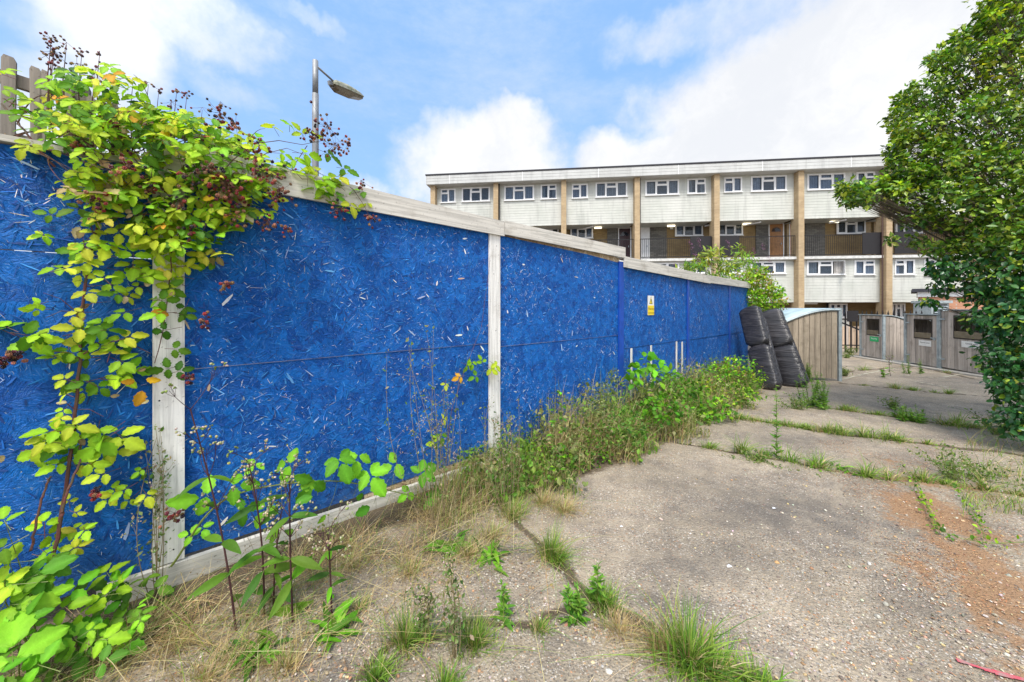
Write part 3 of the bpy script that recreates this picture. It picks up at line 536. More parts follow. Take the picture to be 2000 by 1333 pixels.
rB = np.random.default_rng(11); CO = 0.20
def window(s0, s1, z0, z1, off, style, parent=block, openi=None, cur=None, deep=0.5):
    """style '2l','2r' two lights (fanlight left/right), '3' three lights, fanlight in the middle"""
    W = s1 - s0; fw = 0.055; b = MB(); fr = BW
    b.box(s0, s1, off - .02, off + .06, z0, z0 + fw, fr); b.box(s0, s1, off - .02, off + .06, z1 - fw, z1, fr); b.box(s0, s0 + fw, off - .018, off + .06, z0 + fw, z1 - fw, fr); b.box(s1 - fw, s1, off - .018, off + .06, z0 + fw, z1 - fw, fr)
    n = 3 if style == '3' else 2; fan = {'3': 1, '2l': 0, '2r': 1}[style]; cuts = [s0 + W * k / n for k in range(n + 1)]
    for c in cuts[1:-1]: b.box(c - .035, c + .035, off - .017, off + .06, z0 + fw, z1 - fw, fr)
    zt = z1 - (z1 - z0) * 0.34; a, c = cuts[fan] + .036, cuts[fan + 1] - .036
    b.box(a, c, off - .016, off + .06, zt - .035, zt + .035, fr)
    for k in range(n):   # sash frames
        a, c = cuts[k] + (.055 if k == 0 else .036), cuts[k + 1] - (.055 if k == n - 1 else .036)
        if openi == k: continue
        zz = [(z0 + fw, z1 - fw)] if k != fan else [(z0 + fw, zt - .035), (zt + .035, z1 - fw)]
        for p, q in zz:
            if k != fan or p > z0 + .2: 
                b.box(a, c, off - .03, off - .0, p, p + .035, fr); b.box(a, c, off - .03, off, q - .035, q, fr); b.box(a, a + .035, off - .028, off, p + .035, q - .035, fr); b.box(c - .035, c, off - .028, off, p + .035, q - .035, fr)
    b.box(s0 - .03, s1 + .03, off - .07, off - .021, z0 - .03, z0 + .012, fr)
    w_ = b.build('window', M['white'], parent)
    g = MB(); g.box(s0 + fw, s1 - fw, off + .022, off + .03, z0 + fw, z1 - fw, fr) if openi is None else [g.box(cuts[k] + .03, cuts[k + 1] - .03, off + .022, off + .03, z0 + fw, z1 - fw, fr) for k in range(n) if k != openi]
    g.build('pane', M['glass'], w_)
    if openi is not None:      # one sash swung out
        k = openi; hinge = cuts[k + 1] - .06 if k else cuts[k] + .06; dr = -1 if k else 1; ln = W / n - .12; ca, sa = math.cos(R(55)), math.sin(R(55))
        def of(x, y, z): return BW(hinge + dr * (x * ca - 0) + 0, off - .03 - x * sa + y, z)
        q = MB(); [q.box(x0, x1, -.02, .02, p0, p1, of) for x0, x1, p0, p1 in ((0, ln, z0 + fw, z0 + fw + .06), (0, ln, z1 - fw - .06, z1 - fw), (0, .06, z0 + fw + .06, z1 - fw - .06), (ln - .06, ln, z0 + fw + .06, z1 - fw - .06))]; q.build('open_sash', M['white'], w_); MB().box(.06, ln - .06, -.005, .005, z0 + fw + .06, z1 - fw - .06, of).build('pane', M['glass'], w_)
    q = MB(); oc = off + .065
    q2 = cur or rB.choice(['full', 'sides', 'full', 'none', 'full', 'sides'])
    if q2 != 'none':
        rg = {'full': [(s0, s1)], 'sides': [(s0, s0 + W * .28), (s1 - W * .26, s1)], 'mid': [(s0 + W * .3, s0 + W * .7)]}[q2]; cc = [(1, 1, 1), (.9, .92, 1), (.75, .7, .62), (.55, .6, .72)][rB.integers(4)]
        for a, c in rg:
            m_ = max(8, int((c - a) / .03)); xs = np.linspace(a, c, m_); yo = .012 * np.sin(xs * 45 + rB.uniform(0, 6)) + .008 * np.sin(xs * 120); zt2 = z1 - .02 if q2 != 'full' else z0 + (z1 - z0) * rB.choice([.62, .95, .95])
            v = [BW(x, oc + y, z) for z in (z0 + .02, zt2) for x, y in zip(xs, yo)]; q.add(v, [(i, i + 1, m_ + i + 1, m_ + i) for i in range(m_ - 1)], np.array(cc) * np.tile(.82 + .18 * np.sin(xs * 45), 2)[:, None])
            q.build('curtain', M['curtain'], w_); q = MB()
    q = MB(); q.box(s0 - .02, s1 + .02, off + deep, off + deep + .02, z0 - .02, z1 + .02, fr); q.build('room_shade_sheet', M['roomdark'], w_)  # dark sheet behind the glass, the room's shade is in its colour
    return w_
def cladding(s0, s1, z0, z1, holes, off=CO):
    """lapped boards with real openings for the windows"""
    zs = sorted(set([z0, z1] + [z for h in holes for z in h[2:]] + [z0 + 0.165 * k for k in range(1, int((z1 - z0) / .165) + 1) if z0 + .165 * k < z1 - .02]))
    ss = sorted(set([s0, s1] + [x for h in holes for x in h[:2]])); b = MB(); lap = lambda z, up: off - 0.010 * (1 - (((z - z0 - (1e-6 if up else -1e-6)) / .165) % 1))
    for a, c in zip(ss[:-1], ss[1:]):
        for p, q in zip(zs[:-1], zs[1:]):
            if any(h[0] - 1e-6 <= a and c <= h[1] + 1e-6 and h[2] - 1e-6 <= p and q <= h[3] + 1e-6 for h in holes): continue
            o0, o1 = lap(p, False), lap(q, True); b.add([BW(a, o0, p), BW(c, o0, p), BW(c, o1, q), BW(a, o1, q), BW(a, off + .01, p), BW(c, off + .01, p)], [(0, 1, 2, 3), (4, 5, 1, 0)])
    for h in holes:
        a, c, p, q = h
        b.add([BW(a, off - .01, p), BW(c, off - .01, p), BW(c, off - .01, q), BW(a, off - .01, q), BW(a, off + .45, p), BW(c, off + .45, p), BW(c, off + .45, q), BW(a, off + .45, q)], [(0, 4, 5, 1), (2, 6, 7, 3), (1, 5, 6, 2), (3, 7, 4, 0)])
    b.box(s0, s1, off + .011, 1.54, z0 - .012, z0 + .02, BW); b.build('cladding', M['clad'], block)
UP = [[(861, 890, 370, 396, '2l', None), (902, 957, 367.5, 393.5, '3', None)], [(985, 1043, 363, 391, '3', None), (1056, 1087, 361, 389, '2r', None)], [(1117, 1148, 360.5, 387.5, '2l', None), (1163, 1225, 356.5, 384.5, '3', None)],
      [(1260, 1326, 351.5, 380.5, '3', None), (1342, 1378, 348.5, 378.5, '2r', None)], [(1414, 1449, 347, 375.5, '2l', None), (1466, 1536, 342.5, 373, '3', None)], [(1576, 1650, 338.5, 370, '3', None), (1672, 1708, 337, 368, '2r', None)], [(1755, 1792, 335, 367, '2l', None), (1812, 1888, 331, 364, '3', None)], []]
LO = [[], [], [(1117, 1148, 508, 531, '2l', None), (1163, 1225, 508, 531, '3', None)], [(1258, 1326, 508, 534, '3', None), (1342, 1378, 508, 534, '2r', None)], [(1414, 1449, 507, 535, '2l', None), (1466, 1534, 506, 535, '3', None)], [(1575, 1650, 506, 537, '3', 2), (1668, 1708, 508, 537, '2r', None)], [(1747, 1786, 507, 537, '2l', None), (1804, 1872, 506, 538, '3', None)], []]
for i in range(8):
    s0, s1 = PIL[i] + .155, PIL[i + 1] - .155
    for rows, z0, z1 in ((UP, ZU0, ZF0), (LO, ZL0, ZS0)):
        holes = []
        for x0, x1, y0, y1, st, op in rows[i]:
            a, zt = fb(x0, y0, CO); c, zb_ = fb(x1, y1, CO); zt = min(zt, z1 - .08); holes.append((a + .02, c - .02, zb_ + .02, zt - .02)); window(a, c, zb_, zt, CO - .02, st, openi=op, cur='sides' if op else None)
        cladding(s0, s1, z0, z1, holes)
    # balcony level
    a, c = PIL[i] + .16, PIL[i + 1] - .16; b = MB(); n = int((c - a) / .11)
    for k in range(n + 1): x = a + (c - a) * k / n; b.box(x - .008, x + .008, .05, .066, ZS1 + .09, ZS1 + 1.19, BW)
    for z in (ZS1 + .06, ZS1 + 1.19): b.box(a, c, .04, .08, z, z + .04, BW)
    b.build('railing', M['blackmetal'], block)
OW = 1.52
def opanel(x0, x1, y0, y1, m, nm, off=OW, **k):
    a, _ = fb(x0, 450, off); c, _ = fb(x1, 450, off); b = MB(); b.box(a, c, off - .03, off, ZS1 if y1 is None else fb(x0, y1, off)[1], ZU0 if y0 is None else fb(x0, y0, off)[1], BW); return b.build(nm, M[m], block, uv=buv)
for x0, x1 in ((1268, 1302), (1476, 1500), (1572, 1611), (1186, 1206), (1000, 1025)): opanel(x0, x1, None, None, 'stone', 'stone_panel')
for x0, x1 in ((1690, 1700), (1706, 1716), (1536, 1541)): opanel(x0, x1, None, None, 'buff', 'brick_pier', OW - .02)
def bwin(x0, x1, y0, y1, st='3'):
    a, zt = fb(x0, y0, OW - .05); c, zb_ = fb(x1, y1, OW - .05); window(a, c, zb_, zt, OW - .11, st, deep=.11 + 0.04, cur='none' if rB.random() < .5 else 'sides')
for q in ((1051, 1091, 442, 466), (1114, 1158, 440, 466), (1318, 1372, 433, 461), (1401, 1450, 433, 460), (1633, 1689, 430, 456.5), (1747, 1800, 430, 457)): bwin(*q)
def door(x0, x1, y0, m, z0=ZS1, off=OW - .04, fan=True):
    a, zt = fb(x0, y0, off); c, _ = fb(x1, y0, off); b = MB(); b.box(a - .06, a, off - .02, off + .05, z0, zt + .06, BW); b.box(c, c + .06, off - .02, off + .05, z0, zt + .06, BW); b.box(a, c, off - .02, off + .05, zt, zt + .06, BW)
    d_ = MB().box(a, c, off, off + .04, z0 + .01, zt, BW).build('door', M[m], block); b.build('door_frame', M['white'], d_)
    W = c - a; q = MB()
    for u in (.14, .56):
        for p0, p1 in ((.1, .38), (.45, .72)): q.box(a + W * u, a + W * (u + .3), off - .016, off, z0 + (zt - z0) * p0, z0 + (zt - z0) * p1, BW)
    q.build('door_panels', M[m], d_)
    if fan: q = MB(); cx, cz, rr = (a + c) / 2, z0 + (zt - z0) * .78, W * .36; q.prism([(cx + rr * math.cos(k * math.pi / 10), cz + rr * math.sin(k * math.pi / 10)) for k in range(11)], off - .012, off, BW); q.build('fanlight', M['glass'], d_)
    MB().box(c - .14, c - .09, off - .05, off, z0 + .95, z0 + 1.05, BW).build('handle', M['galv'], d_)
door(1503, 1529, 438, 'doorwood'); door(1543, 1551, 438, 'dooror', fan=False); door(1209, 1231, 447, 'doordark'); door(1252, 1267, 441, 'white', fan=False); door(1716, 1726, 432, 'white', fan=False)
for px, w_ in ((1348, 42), (1404, 40), (1684, 44), (1747, 44)):    # dark screens tied to the railings
    a, _ = fb(px, 470, 0.03); c, _ = fb(px + w_, 470, 0.03); MB().box(a, c, .015, .035, ZS1 + .05, ZS1 + 1.3, BW).build('privacy_screen', M['blackmetal'], block)
for px, py in ((1036, 440), (1168, 437), (1311, 434), (1459, 431), (1630, 428)):
    a, _ = fb(px, py, 1.0); b = MB().box(a - .22, a + .22, .95, 1.07, ZU0 - .10, ZU0 - .012, BW); b.build('balcony_lamp', M['glow'], block)
for px, l in ((1150, 1), (1392, 1), (1475, 1), (1640, 1)):
    a, _ = fb(px, 430, .5); MB().tube([BW(a - .3, .9, ZU0 - .14), BW(a + .25, .35, ZU0 - .09)], .045, 8).build('waste_pipe', M['white'], block)
for px, py in ((1311, 446), (1487, 434)): a, z = fb(px, py, OW); MB().box(a - .09, a + .09, OW - .09, OW - .031, z - .09, z + .09, BW).build('meter_box', M['clad'], block)
# ground floor: recessed walls, windows
for x0, x1 in ((1620, 1655), (1742, 1768), (1480, 1520)):
    a, _ = fb(x0, 600, .9); c, _ = fb(x1, 600, .9); window(a, c, 1.0, 1.86, .9, '3', deep=.2, cur='sides')
    MB().box(a - .1, c + .1, .9, 1.54, ZG, .98, BW).build('bay_wall', M['clad'], block)
a, _ = fb(1570, 592, .5); MB().tube([BW(a - .2, .6, 1.86), BW(a + .8, .6, 1.86)], .05, 8).build('waste_pipe', M['white'], block)

# low timber garden fence and palisade railings in front of the block
def line_fence(name, p0, p1, label, fn):
    p0 = np.array(p0); p1 = np.array(p1); L = np.linalg.norm(p1 - p0); dd = (p1 - p0) / L; nn = np.array((-dd[1], dd[0]))
    def fr(s, o, z): q = p0 + dd * s + nn * o; return np.array((q[0], q[1], G0(q[1]) + z))
    t_ = thing(name, (*(p0), G0(p0[1])), label, 'fence'); fn(t_, fr, L); return t_
def gardenf(t_, fr, L):
    rr = np.random.default_rng(2); b = MB(); n = int(L / .14)
    for k in range(n): c_ = np.array((1.15, 1.0, .85)) * rr.uniform(.8, 1.2); b.box(k * .14, k * .14 + .132, 0, .02, .05, 1.15, fr, col=c_)
    b.build('boards', M['slat'], t_)
    for k in range(int(L / 1.8) + 1): MB().box(k * 1.8, k * 1.8 + .1, -.1, -.002, 0, 1.25, fr).build('fence_post', M['slat'], t_)
line_fence('garden_fence', (13.5, 18.6), (21, 17.6), 'low light brown timber fence seen through the black gate', gardenf)
def pal_fn(lo=0, gate=False):
    def fn(t_, fr, L):
        n = int(L / .2)
        for k in range(n + 1):
            s = k * L / n; b = MB(); b.prism([(s - .032, .06), (s + .032, .06), (s + .032, 1.78), (s, 1.92), (s - .032, 1.78)], -.012, .0, fr); b.prism([(s - .008, .06), (s + .008, .06), (s + .008, 1.8), (s - .008, 1.8)], -.03, -.013, fr); b.build('pale', M['blackmetal'], t_)
        for z in (.35, 1.5): MB().box(-.02, L + .02, .001, .04, z, z + .05, fr).build('rail', M['blackmetal'], t_)
        if gate:
            b = MB(); b.prism([(0, 1.45), (0, 1.38), (L, .98), (L, 1.05)], .002, .03, fr); b.build('brace', M['blackmetal'], t_); MB().box(L * .3, L * .8, -.05, -.03, 1.42, 1.9, fr).build('lock_plate', M['blackmetal'], t_)
        for s in (-.06, L + .06): MB().box(s - .035, s + .035, -.035, .035, 0, 1.75, fr).build('fence_post', M['blackmetal'], t_)
    return fn
gk = lambda px, Y: ((px - 1000) / F * Y, Y)
line_fence('palisade_gate', gk(1640, 15.7), gk(1684, 15.55), 'black steel palisade gate with a diagonal brace between timber stores', pal_fn(gate=True))
line_fence('palisade_fence', gk(1692, 15.6), gk(1800, 15.2), 'black pointed palisade fence whose tips show above the timber stores', pal_fn())
line_fence('palisade_fence', gk(1540, 16.0), gk(1632, 15.75), 'black pointed palisade fence hidden behind the curved roof shelter', pal_fn())

# ================================================================== BIN STORES AND SHELTER
u_ = np.array((-0.26, -0.966)); bk = np.array((0.966, -0.26))       # along the row towards us, and backwards into a store
def store(origin, w_, dep, hgt, label, cat, name, front=True, sign=None, doorless=False, seed=0, curved=True, g2=None):
    o = np.array(origin); zg = G0(o[1]) - .03
    def fr(a, d_, z): q = o + u_ * a + bk * d_; return np.array((q[0], q[1], zg + z))
    t_ = thing(name, (*o, zg), label, cat, g2); rr = np.random.default_rng(seed)
    arc = lambda d_: hgt - (0.55 * (d_ / dep) ** 2.2 if curved else 0)
    nb = int(w_ / .1); hx0, hx1, hz0, hz1 = .28 * w_, .80 * w_, .57 * hgt, .90 * hgt
    b = MB()
    for k in range(nb):
        a0, a1 = k * w_ / nb + .004, (k + 1) * w_ / nb - .003; mid = (a0 + a1) / 2; c_ = np.array((1, 1, 1)) * rr.uniform(.72, 1.25)
        if hx0 < mid < hx1: b.box(a0, a1, 0, .02, .12, hz0, fr, c_); b.box(a0, a1, 0, .02, hz1, hgt - .03, fr, c_)
        else: b.box(a0, a1, 0, .02, .12, hgt - .03, fr, c_)
    dr = b.build('door', M['slat'], t_)
    b = MB(); bw = .035; b.box(hx0 - bw, hx1 + bw, -.008, .0, hz0 - bw, hz0, fr); b.box(hx0 - bw, hx1 + bw, -.008, 0, hz1, hz1 + bw, fr); b.box(hx0 - bw, hx0, -.008, 0, hz0, hz1, fr); b.box(hx1, hx1 + bw, -.008, 0, hz0, hz1, fr); b.build('opening_frame', M['blackmetal'], dr)
    MB().box(hx0, hx1, -.012, -.006, hz0 - .0, hz0 + (hz1 - hz0) * .30, fr).build('splash_plate', M['lens'], dr)
    b = MB().box(w_ - .13, w_ - .09, -.05, 0, .95, 1.02, fr); b.box(w_ - .2, w_ - .08, -.06, -.045, 1.0, 1.03, fr); b.build('handle', M['galv'], dr)
    for a in (-.045, w_ + .015):
        MB().box(a - .035, a + .035, -.03, .04, 0, hgt + .02, fr).build('post', M['galv'], t_)
    for z in (.35, hgt - .3): MB().box(-.02, .16, -.045, -.031, z, z + .045, fr).build('hinge', M['galv'], dr)
    for sx in (-.06, w_ + .03):
        b = MB(); nd = int(dep / .11)
        for k in range(nd): d0, d1 = k * dep / nd + .045, (k + 1) * dep / nd + .036; b.prism([(d0, .1), (d1, .1), (d1, arc(d1) - .04), (d0, arc(d0) - .04)], sx, sx + .02, lambda p, q, z: fr(q, p, z), col=np.array((1, 1, 1)) * rr.uniform(.55, 1.0))
        b.build('side_wall', M['slat'], t_)
    b = MB(); [b.box(k * w_ / 8, k * w_ / 8 + w_ / 8 - .05, dep - .02, dep, .1, arc(dep) - .02, fr) for k in range(8)]; b.build('back_wall', M['slat'], t_)
    b = MB(); ds = np.linspace(-.06, dep + .05, 9); v = []
    for d_ in ds: z = arc(max(d_, 0)); v += [fr(-.10, d_, z), fr(w_ + .08, d_, z), fr(w_ + .08, d_, z + .03), fr(-.10, d_, z + .03)]
    b.add(v, [(i * 4 + k, i * 4 + (k + 1) % 4, i * 4 + 4 + (k + 1) % 4, i * 4 + 4 + k) for i in range(8) for k in range(4)] + [(0, 3, 2, 1), (32, 33, 34, 35)]); b.build('roof', M['galv'], t_)
    if sign:
        m_, txt = sign; q = MB().box(.42 * w_, .80 * w_, -.012, -.004, hz0 - .26, hz0 - .08, fr).build('notice', M[m_], dr)
        xd = fr(1, 0, 0) - fr(0, 0, 0); xd[2] = 0
        for tx, sz, dz, mt in txt: text_obj(tx, sz, M[mt], plane_matrix(fr(.61 * w_, -.0125, hz0 - .17 + dz), xd, (0, 0, 1)), q)
    return fr
SA = np.array((14.1, 14.25))
store(SA, 1.16, 1.1, 1.74, 'timber bin store with a small green notice beside the black gate', 'bin store', 'bin_store', sign=('green', [('Recycling', .08, 0.02, 'white')]), seed=1, g2='timber bin stores in a row')
DD = SA + u_ * 2.22; fr2 = store(DD, 1.20, 1.1, 1.74, 'middle timber bin store with dark opening and white notice, nearer than the green notice', 'bin store', 'bin_store', sign=('signwhite', [('General waste', .06, 0.02, 'ink')]), seed=2, g2='timber bin stores in a row')
DE_ = SA + u_ * 3.52; store(DE_, 1.55, 1.2, 1.86, 'taller timber bin store half hidden by the leafy tree on the right', 'bin store', 'bin_store', sign=('signwhite', [('General waste', .06, 0.02, 'ink')]), seed=3, g2='timber bin stores in a row')
# concrete plinth strip under the stores
b = MB(); v = []
for k, (q, wd) in enumerate([(SA - u_ * .3, 0), (SA + u_ * 5.4, 0)]):
    for d_ in (-.28, 1.3): r_ = q + bk * d_; v += [(r_[0], r_[1], G0(r_[1]) + .035), (r_[0], r_[1], G0(r_[1]) - .1)]
b.add(v, [(0, 4, 6, 2), (1, 3, 7, 5), (0, 1, 5, 4), (2, 6, 7, 3), (0, 2, 3, 1), (4, 5, 7, 6)]); tag(b.build('store_base', plain('pale concrete', (.42, .39, .34), .9, scale=10)), kind='structure')

# barrel roofed shelter with its slatted end wall towards us
sc_ = np.array((8.25, 8.89)); sl_ = -bk; sv = np.array((.26, .966)); SW = 1.75; SLN = 3.0
def sf(a, d_, z): q = sc_ + sl_ * a + sv * d_; return np.array((q[0], q[1], G0(sc_[1]) + z))
shel = thing('cycle_shelter', (*(sc_ + sl_ * .8), G0(sc_[1])), 'timber shelter with slatted end wall and curved pale metal roof', 'shelter')
arcz = lambda a: 1.36 + .46 * math.cos(min(max((a - .12) / (SW - .12), 0), 1) * 1.95) if a > .12 else 1.82 - .04 * (.12 - a)
rr = np.random.default_rng(9)
for dd_ in (0, SLN):
    b = MB(); n = 14
    for k in range(n):
        a0, a1 = .05 + k * (SW - .08) / n + .006, .05 + (k + 1) * (SW - .08) / n - .006
        b.prism([(a0, .06), (a1, .06), (a1, arcz(a1) - .05), (a0, arcz(a0) - .05)], dd_, dd_ + .022, sf, col=np.array((.95, .9, .78)) * rr.uniform(.55, 1.0))
    b.build('slatted_wall', M['slat'], shel)
    MB().box(-.03, .035, dd_ - .03, dd_ + .035, 0, 1.82, sf).build('post', M['galv'], shel)
    q = MB(); q.tube([sf(a, dd_ - .012, arcz(a) - .025) for a in np.linspace(0, SW, 18)], .027, 6); q.build('roof_hoop', M['galv'], shel)
b = MB(); n = 22; aa = np.linspace(-.05, SW, n); v = []
for a in aa:
    z = arcz(max(a, 0)); v += [sf(a, -.02, z), sf(a, SLN + .06, z), sf(a, SLN + .06, z + .015), sf(a, -.02, z + .015)]
b.add(v, [(i * 4 + k, i * 4 + (k + 1) % 4, i * 4 + 4 + (k + 1) % 4, i * 4 + 4 + k) for i in range(n - 1) for k in range(4)] + [(0, 3, 2, 1), (n * 4 - 4, n * 4 - 3, n * 4 - 2, n * 4 - 1)]); b.build('curved_roof', plain('pale blue grey sheet', (.42, .54, .60), .4, .1, scale=3), shel, True)
b = MB(); [b.box(SW - .03, SW, .1 + k * .16, .1 + k * .16 + .14, .05, arcz(SW) - .02, sf) for k in range(18)]; b.build('back_wall', M['slat'], shel)

# brick substation with flat roof and the louvred cabinet before it
sub = thing('brick_outbuilding', (20.9, 17.5, G0(17)), 'small orange brick outbuilding with a flat dark roof beyond the bin stores', 'building')
x0 = (1796 - 1000) / F * 17
def subf(x, y, z): return np.array((x0 + x * .82 + y * .74, 17 - x * .57 + y * .67, z))
MB().box(0, 3.0, 0, 2.4, G0(17) - .1, 2.13, subf).build('wall', M['redbrick'], sub, uv=lambda v: np.stack((v[:, 0] + v[:, 1], v[:, 2]), 1))
MB().box(-.06, 3.1, -.08, 2.5, 2.132, 2.36, subf).build('white_band', M['white'], sub); MB().box(-.25, 3.3, -.25, 2.7, 2.362, 2.52, subf).build('roof', M['roofing'], sub)
cab = thing('ventilation_cabinet', (18.5, 15.6, G0(15.6)), 'grey metal cabinet with louvred front standing before the brick outbuilding', 'cabinet')
cx0 = (1819 - 1000) / F * 15.6; idf = lambda x, y, z: np.array((x, y, z)); MB().box(cx0, cx0 + .78, 15.6, 16.3, G0(15.6), 1.82, idf).build('body', M['galv'], cab); MB().box(cx0 - .05, cx0 + .83, 15.5, 16.35, 1.822, 1.93, idf).build('lid', M['galv'], cab)
b = MB(); [b.add([(cx0 + .1, 15.59, z), (cx0 + .68, 15.59, z), (cx0 + .68, 15.55, z - .05), (cx0 + .1, 15.55, z - .05)], [(0, 1, 2, 3)]) for z in np.arange(.9, 1.8, .09)]; b.build('louvres', M['galv'], cab)
MB().box(cx0 + .09, cx0 + .69, 15.592, 15.599, .8, 1.76, idf).build('vent_shade_plate', M['dark'], cab)  # near-black plate on the solid body, painted shade behind the louvres

# ================================================================== DUMPED SOFAS STOOD ON END
def leather():
    m, t, b, o = mat('black leatherette'); co = t.node('ShaderNodeTexCoord').outputs['UV']
    w1 = t.noise(t.vmath('MULTIPLY', co, (3.5, 17, 1)), 1, 5, 0.6, dist=1.2); w2 = t.noise(co, 9, 4, .6)
    t.set(b.inputs['Base Color'], t.mix(t.ramp(w2, .4, .7, 0, .7), (0.022, 0.021, 0.024, 1), (0.06, 0.056, 0.06, 1))); b.inputs['Roughness'].default_value = .27; b.inputs['Specular IOR Level'].default_value = .5
    bump(t, b, t.math('ADD', w1, t.math('MULTIPLY', w2, .4)), .035, .9); return m
M['leather'] = leather()
def cushion(name, fr, x0, x1, y0, y1, z0, z1, parent, puff=.05, tuft=0, seed=0):
    """rounded pillow box, subdivided, optionally gathered along cross seams"""
    n = 30; m_ = 16; rr = np.random.default_rng(seed); b = MB(); v = []
    zs = np.linspace(0, 1, n); an = np.linspace(0, 2 * math.pi, m_ * 2, endpoint=False); ph = rr.uniform(0, 6)
    for i, q in enumerate(zs):
        e = (1 - abs(2 * q - 1) ** 9) ** (1 / 2.4) if 0 < i < n - 1 else 0.35
        for a in an:
            cx, cy = math.cos(a), math.sin(a); sx = math.copysign(abs(cx) ** .55, cx); sy = math.copysign(abs(cy) ** .55, cy)
            k = e * .96; wob = 1 + (.012 * math.sin(q * 60 + 3 * cx + ph) if tuft else 0) - (tuft * .10 * math.exp(-((q - .5) / .035) ** 2) if tuft else 0)
            v.append(fr((x0 + x1) / 2 + sx * (x1 - x0) / 2 * (k * .3 + .7 * e if e < .9 else 1) * wob, (y0 + y1) / 2 + sy * (y1 - y0) / 2 * e * wob, z0 + (z1 - z0) * q))
    w_ = m_ * 2; b.add(v, [(i * w_ + k, i * w_ + (k + 1) % w_, (i + 1) * w_ + (k + 1) % w_, (i + 1) * w_ + k) for i in range(n - 1) for k in range(w_)] + [tuple(range(w_))[::-1], tuple(range((n - 1) * w_, n * w_))])
    return b.build(name, M['leather'], parent, True, uv=lambda q: np.stack((q[:, 0] + q[:, 1], q[:, 2]), 1))
def sofa(base, topp, yaw, label, seed, wide=.62, crink=0):
    base = np.array(base); topp = np.array(topp); ax = topp - base; L = np.linalg.norm(ax); ax /= L
    wd = np.array((math.cos(yaw), math.sin(yaw), 0)); wd -= ax * (wd @ ax); wd /= np.linalg.norm(wd); th = np.cross(ax, wd)
    def fr(x, y, z): return base + wd * x + th * y + ax * z
    t_ = thing('sofa', base, label, 'sofa', None)
    b = cushion('frame', fr, -wide / 2, wide / 2, .13, .27, 0, L * .93, t_, seed=seed)
    cushion('seat_cushion', fr, -wide / 2 - .02, wide / 2 + .02, -.10, .14, .0, L * .515, t_, tuft=crink, seed=seed + 1)
    cushion('back_cushion', fr, -wide / 2 - .02, wide / 2 + .02, -.10, .14, L * .50, L, t_, tuft=crink, seed=seed + 2)
    b = MB(); [b.tube([fr(sx, .29, z) for z in np.linspace(.1, L * .85, 6)], .015, 6) for sx in (-wide * .3, wide * .3)]; b.build('steel_rails', M['blackmetal'], t_); return t_
gb = G(1502, 762); tp = P(1462, 600, 8.75)
sofa(gb + (0, 0, .0), tp, R(-62), 'black leatherette sofa bed standing on end against the blue hoarding, smooth cushions', 3, .44)
gb2 = G(1556, 757); tp2 = P(1500, 606, 8.95)
sofa(gb2, tp2, R(-50), 'wrinkled black leatherette sofa bed standing on end beside the slatted shelter', 7, .50, .8)
# ================================================================== PLANTS
def leaflet_template(n=5, w=.36, serr=.07, droop=.22, fold=.10):
    v = []; 
    for i in range(n + 1):
        q = i / n; ww = w * (math.sin(math.pi * min(q * .93 + .035, 1)) ** .8) * (1 - .25 * q) * (1 + (serr if i % 2 else -serr)) if 0 < i < n else .012
        z = -droop * q * q; v += [(-ww, q, z + fold * ww / w * .9), (-ww * .5, q - .01, z + fold * .55), (0, q, z), (ww * .5, q - .01, z + fold * .55), (ww, q, z + fold * ww / w * .9)]
    f = [(i * 5 + k, i * 5 + k + 1, i * 5 + k + 6, i * 5 + k + 5) for i in range(n) for k in range(4)]; return v, f
LT = leaflet_template(8, serr=.12); LTM = np.array([(.84, .98, 1.25, .98, .84) if i % 2 else (.96, 1.08, 1.25, 1.08, .96) for i in range(9)]).ravel(); LT_LANCE = leaflet_template(5, .16, .02, .35, .06)
LT_S = ([(0, 0, 0), (.30, .42, .07), (.22, .78, .0), (0, 1, -.12), (-.22, .78, 0), (-.30, .42, .07), (0, .5, -.03)], [(0, 1, 6), (1, 2, 6), (2, 3, 6), (3, 4, 6), (4, 5, 6), (5, 0, 6)])
LT_T = ([(0, 0, 0), (.27, .5, .08), (0, 1, -.1), (-.27, .5, .08)], [(0, 1, 2), (0, 2, 3)])
LIME = [(0.34, 0.56, 0.025), (0.24, 0.46, 0.022), (0.44, 0.60, 0.035), (0.11, 0.26, 0.015), (0.50, 0.56, 0.04)]
BRIGHT = [(0.15, 0.42, 0.02), (0.22, 0.50, 0.03), (0.10, 0.30, 0.02)]; DEEP = [(0.05, 0.14, 0.016), (0.08, 0.20, 0.02), (0.13, 0.26, 0.025)]
YELL = [(0.78, 0.50, 0.03), (0.72, 0.34, 0.03), (0.66, 0.58, 0.08)]; DRY = [(0.46, 0.34, 0.17), (0.34, 0.23, 0.11), (0.56, 0.45, 0.26)]
hn3 = np.array((*HN, 0)); hd3 = np.array((*HD, 0)); UPV = np.array((0, 0, 1.0))

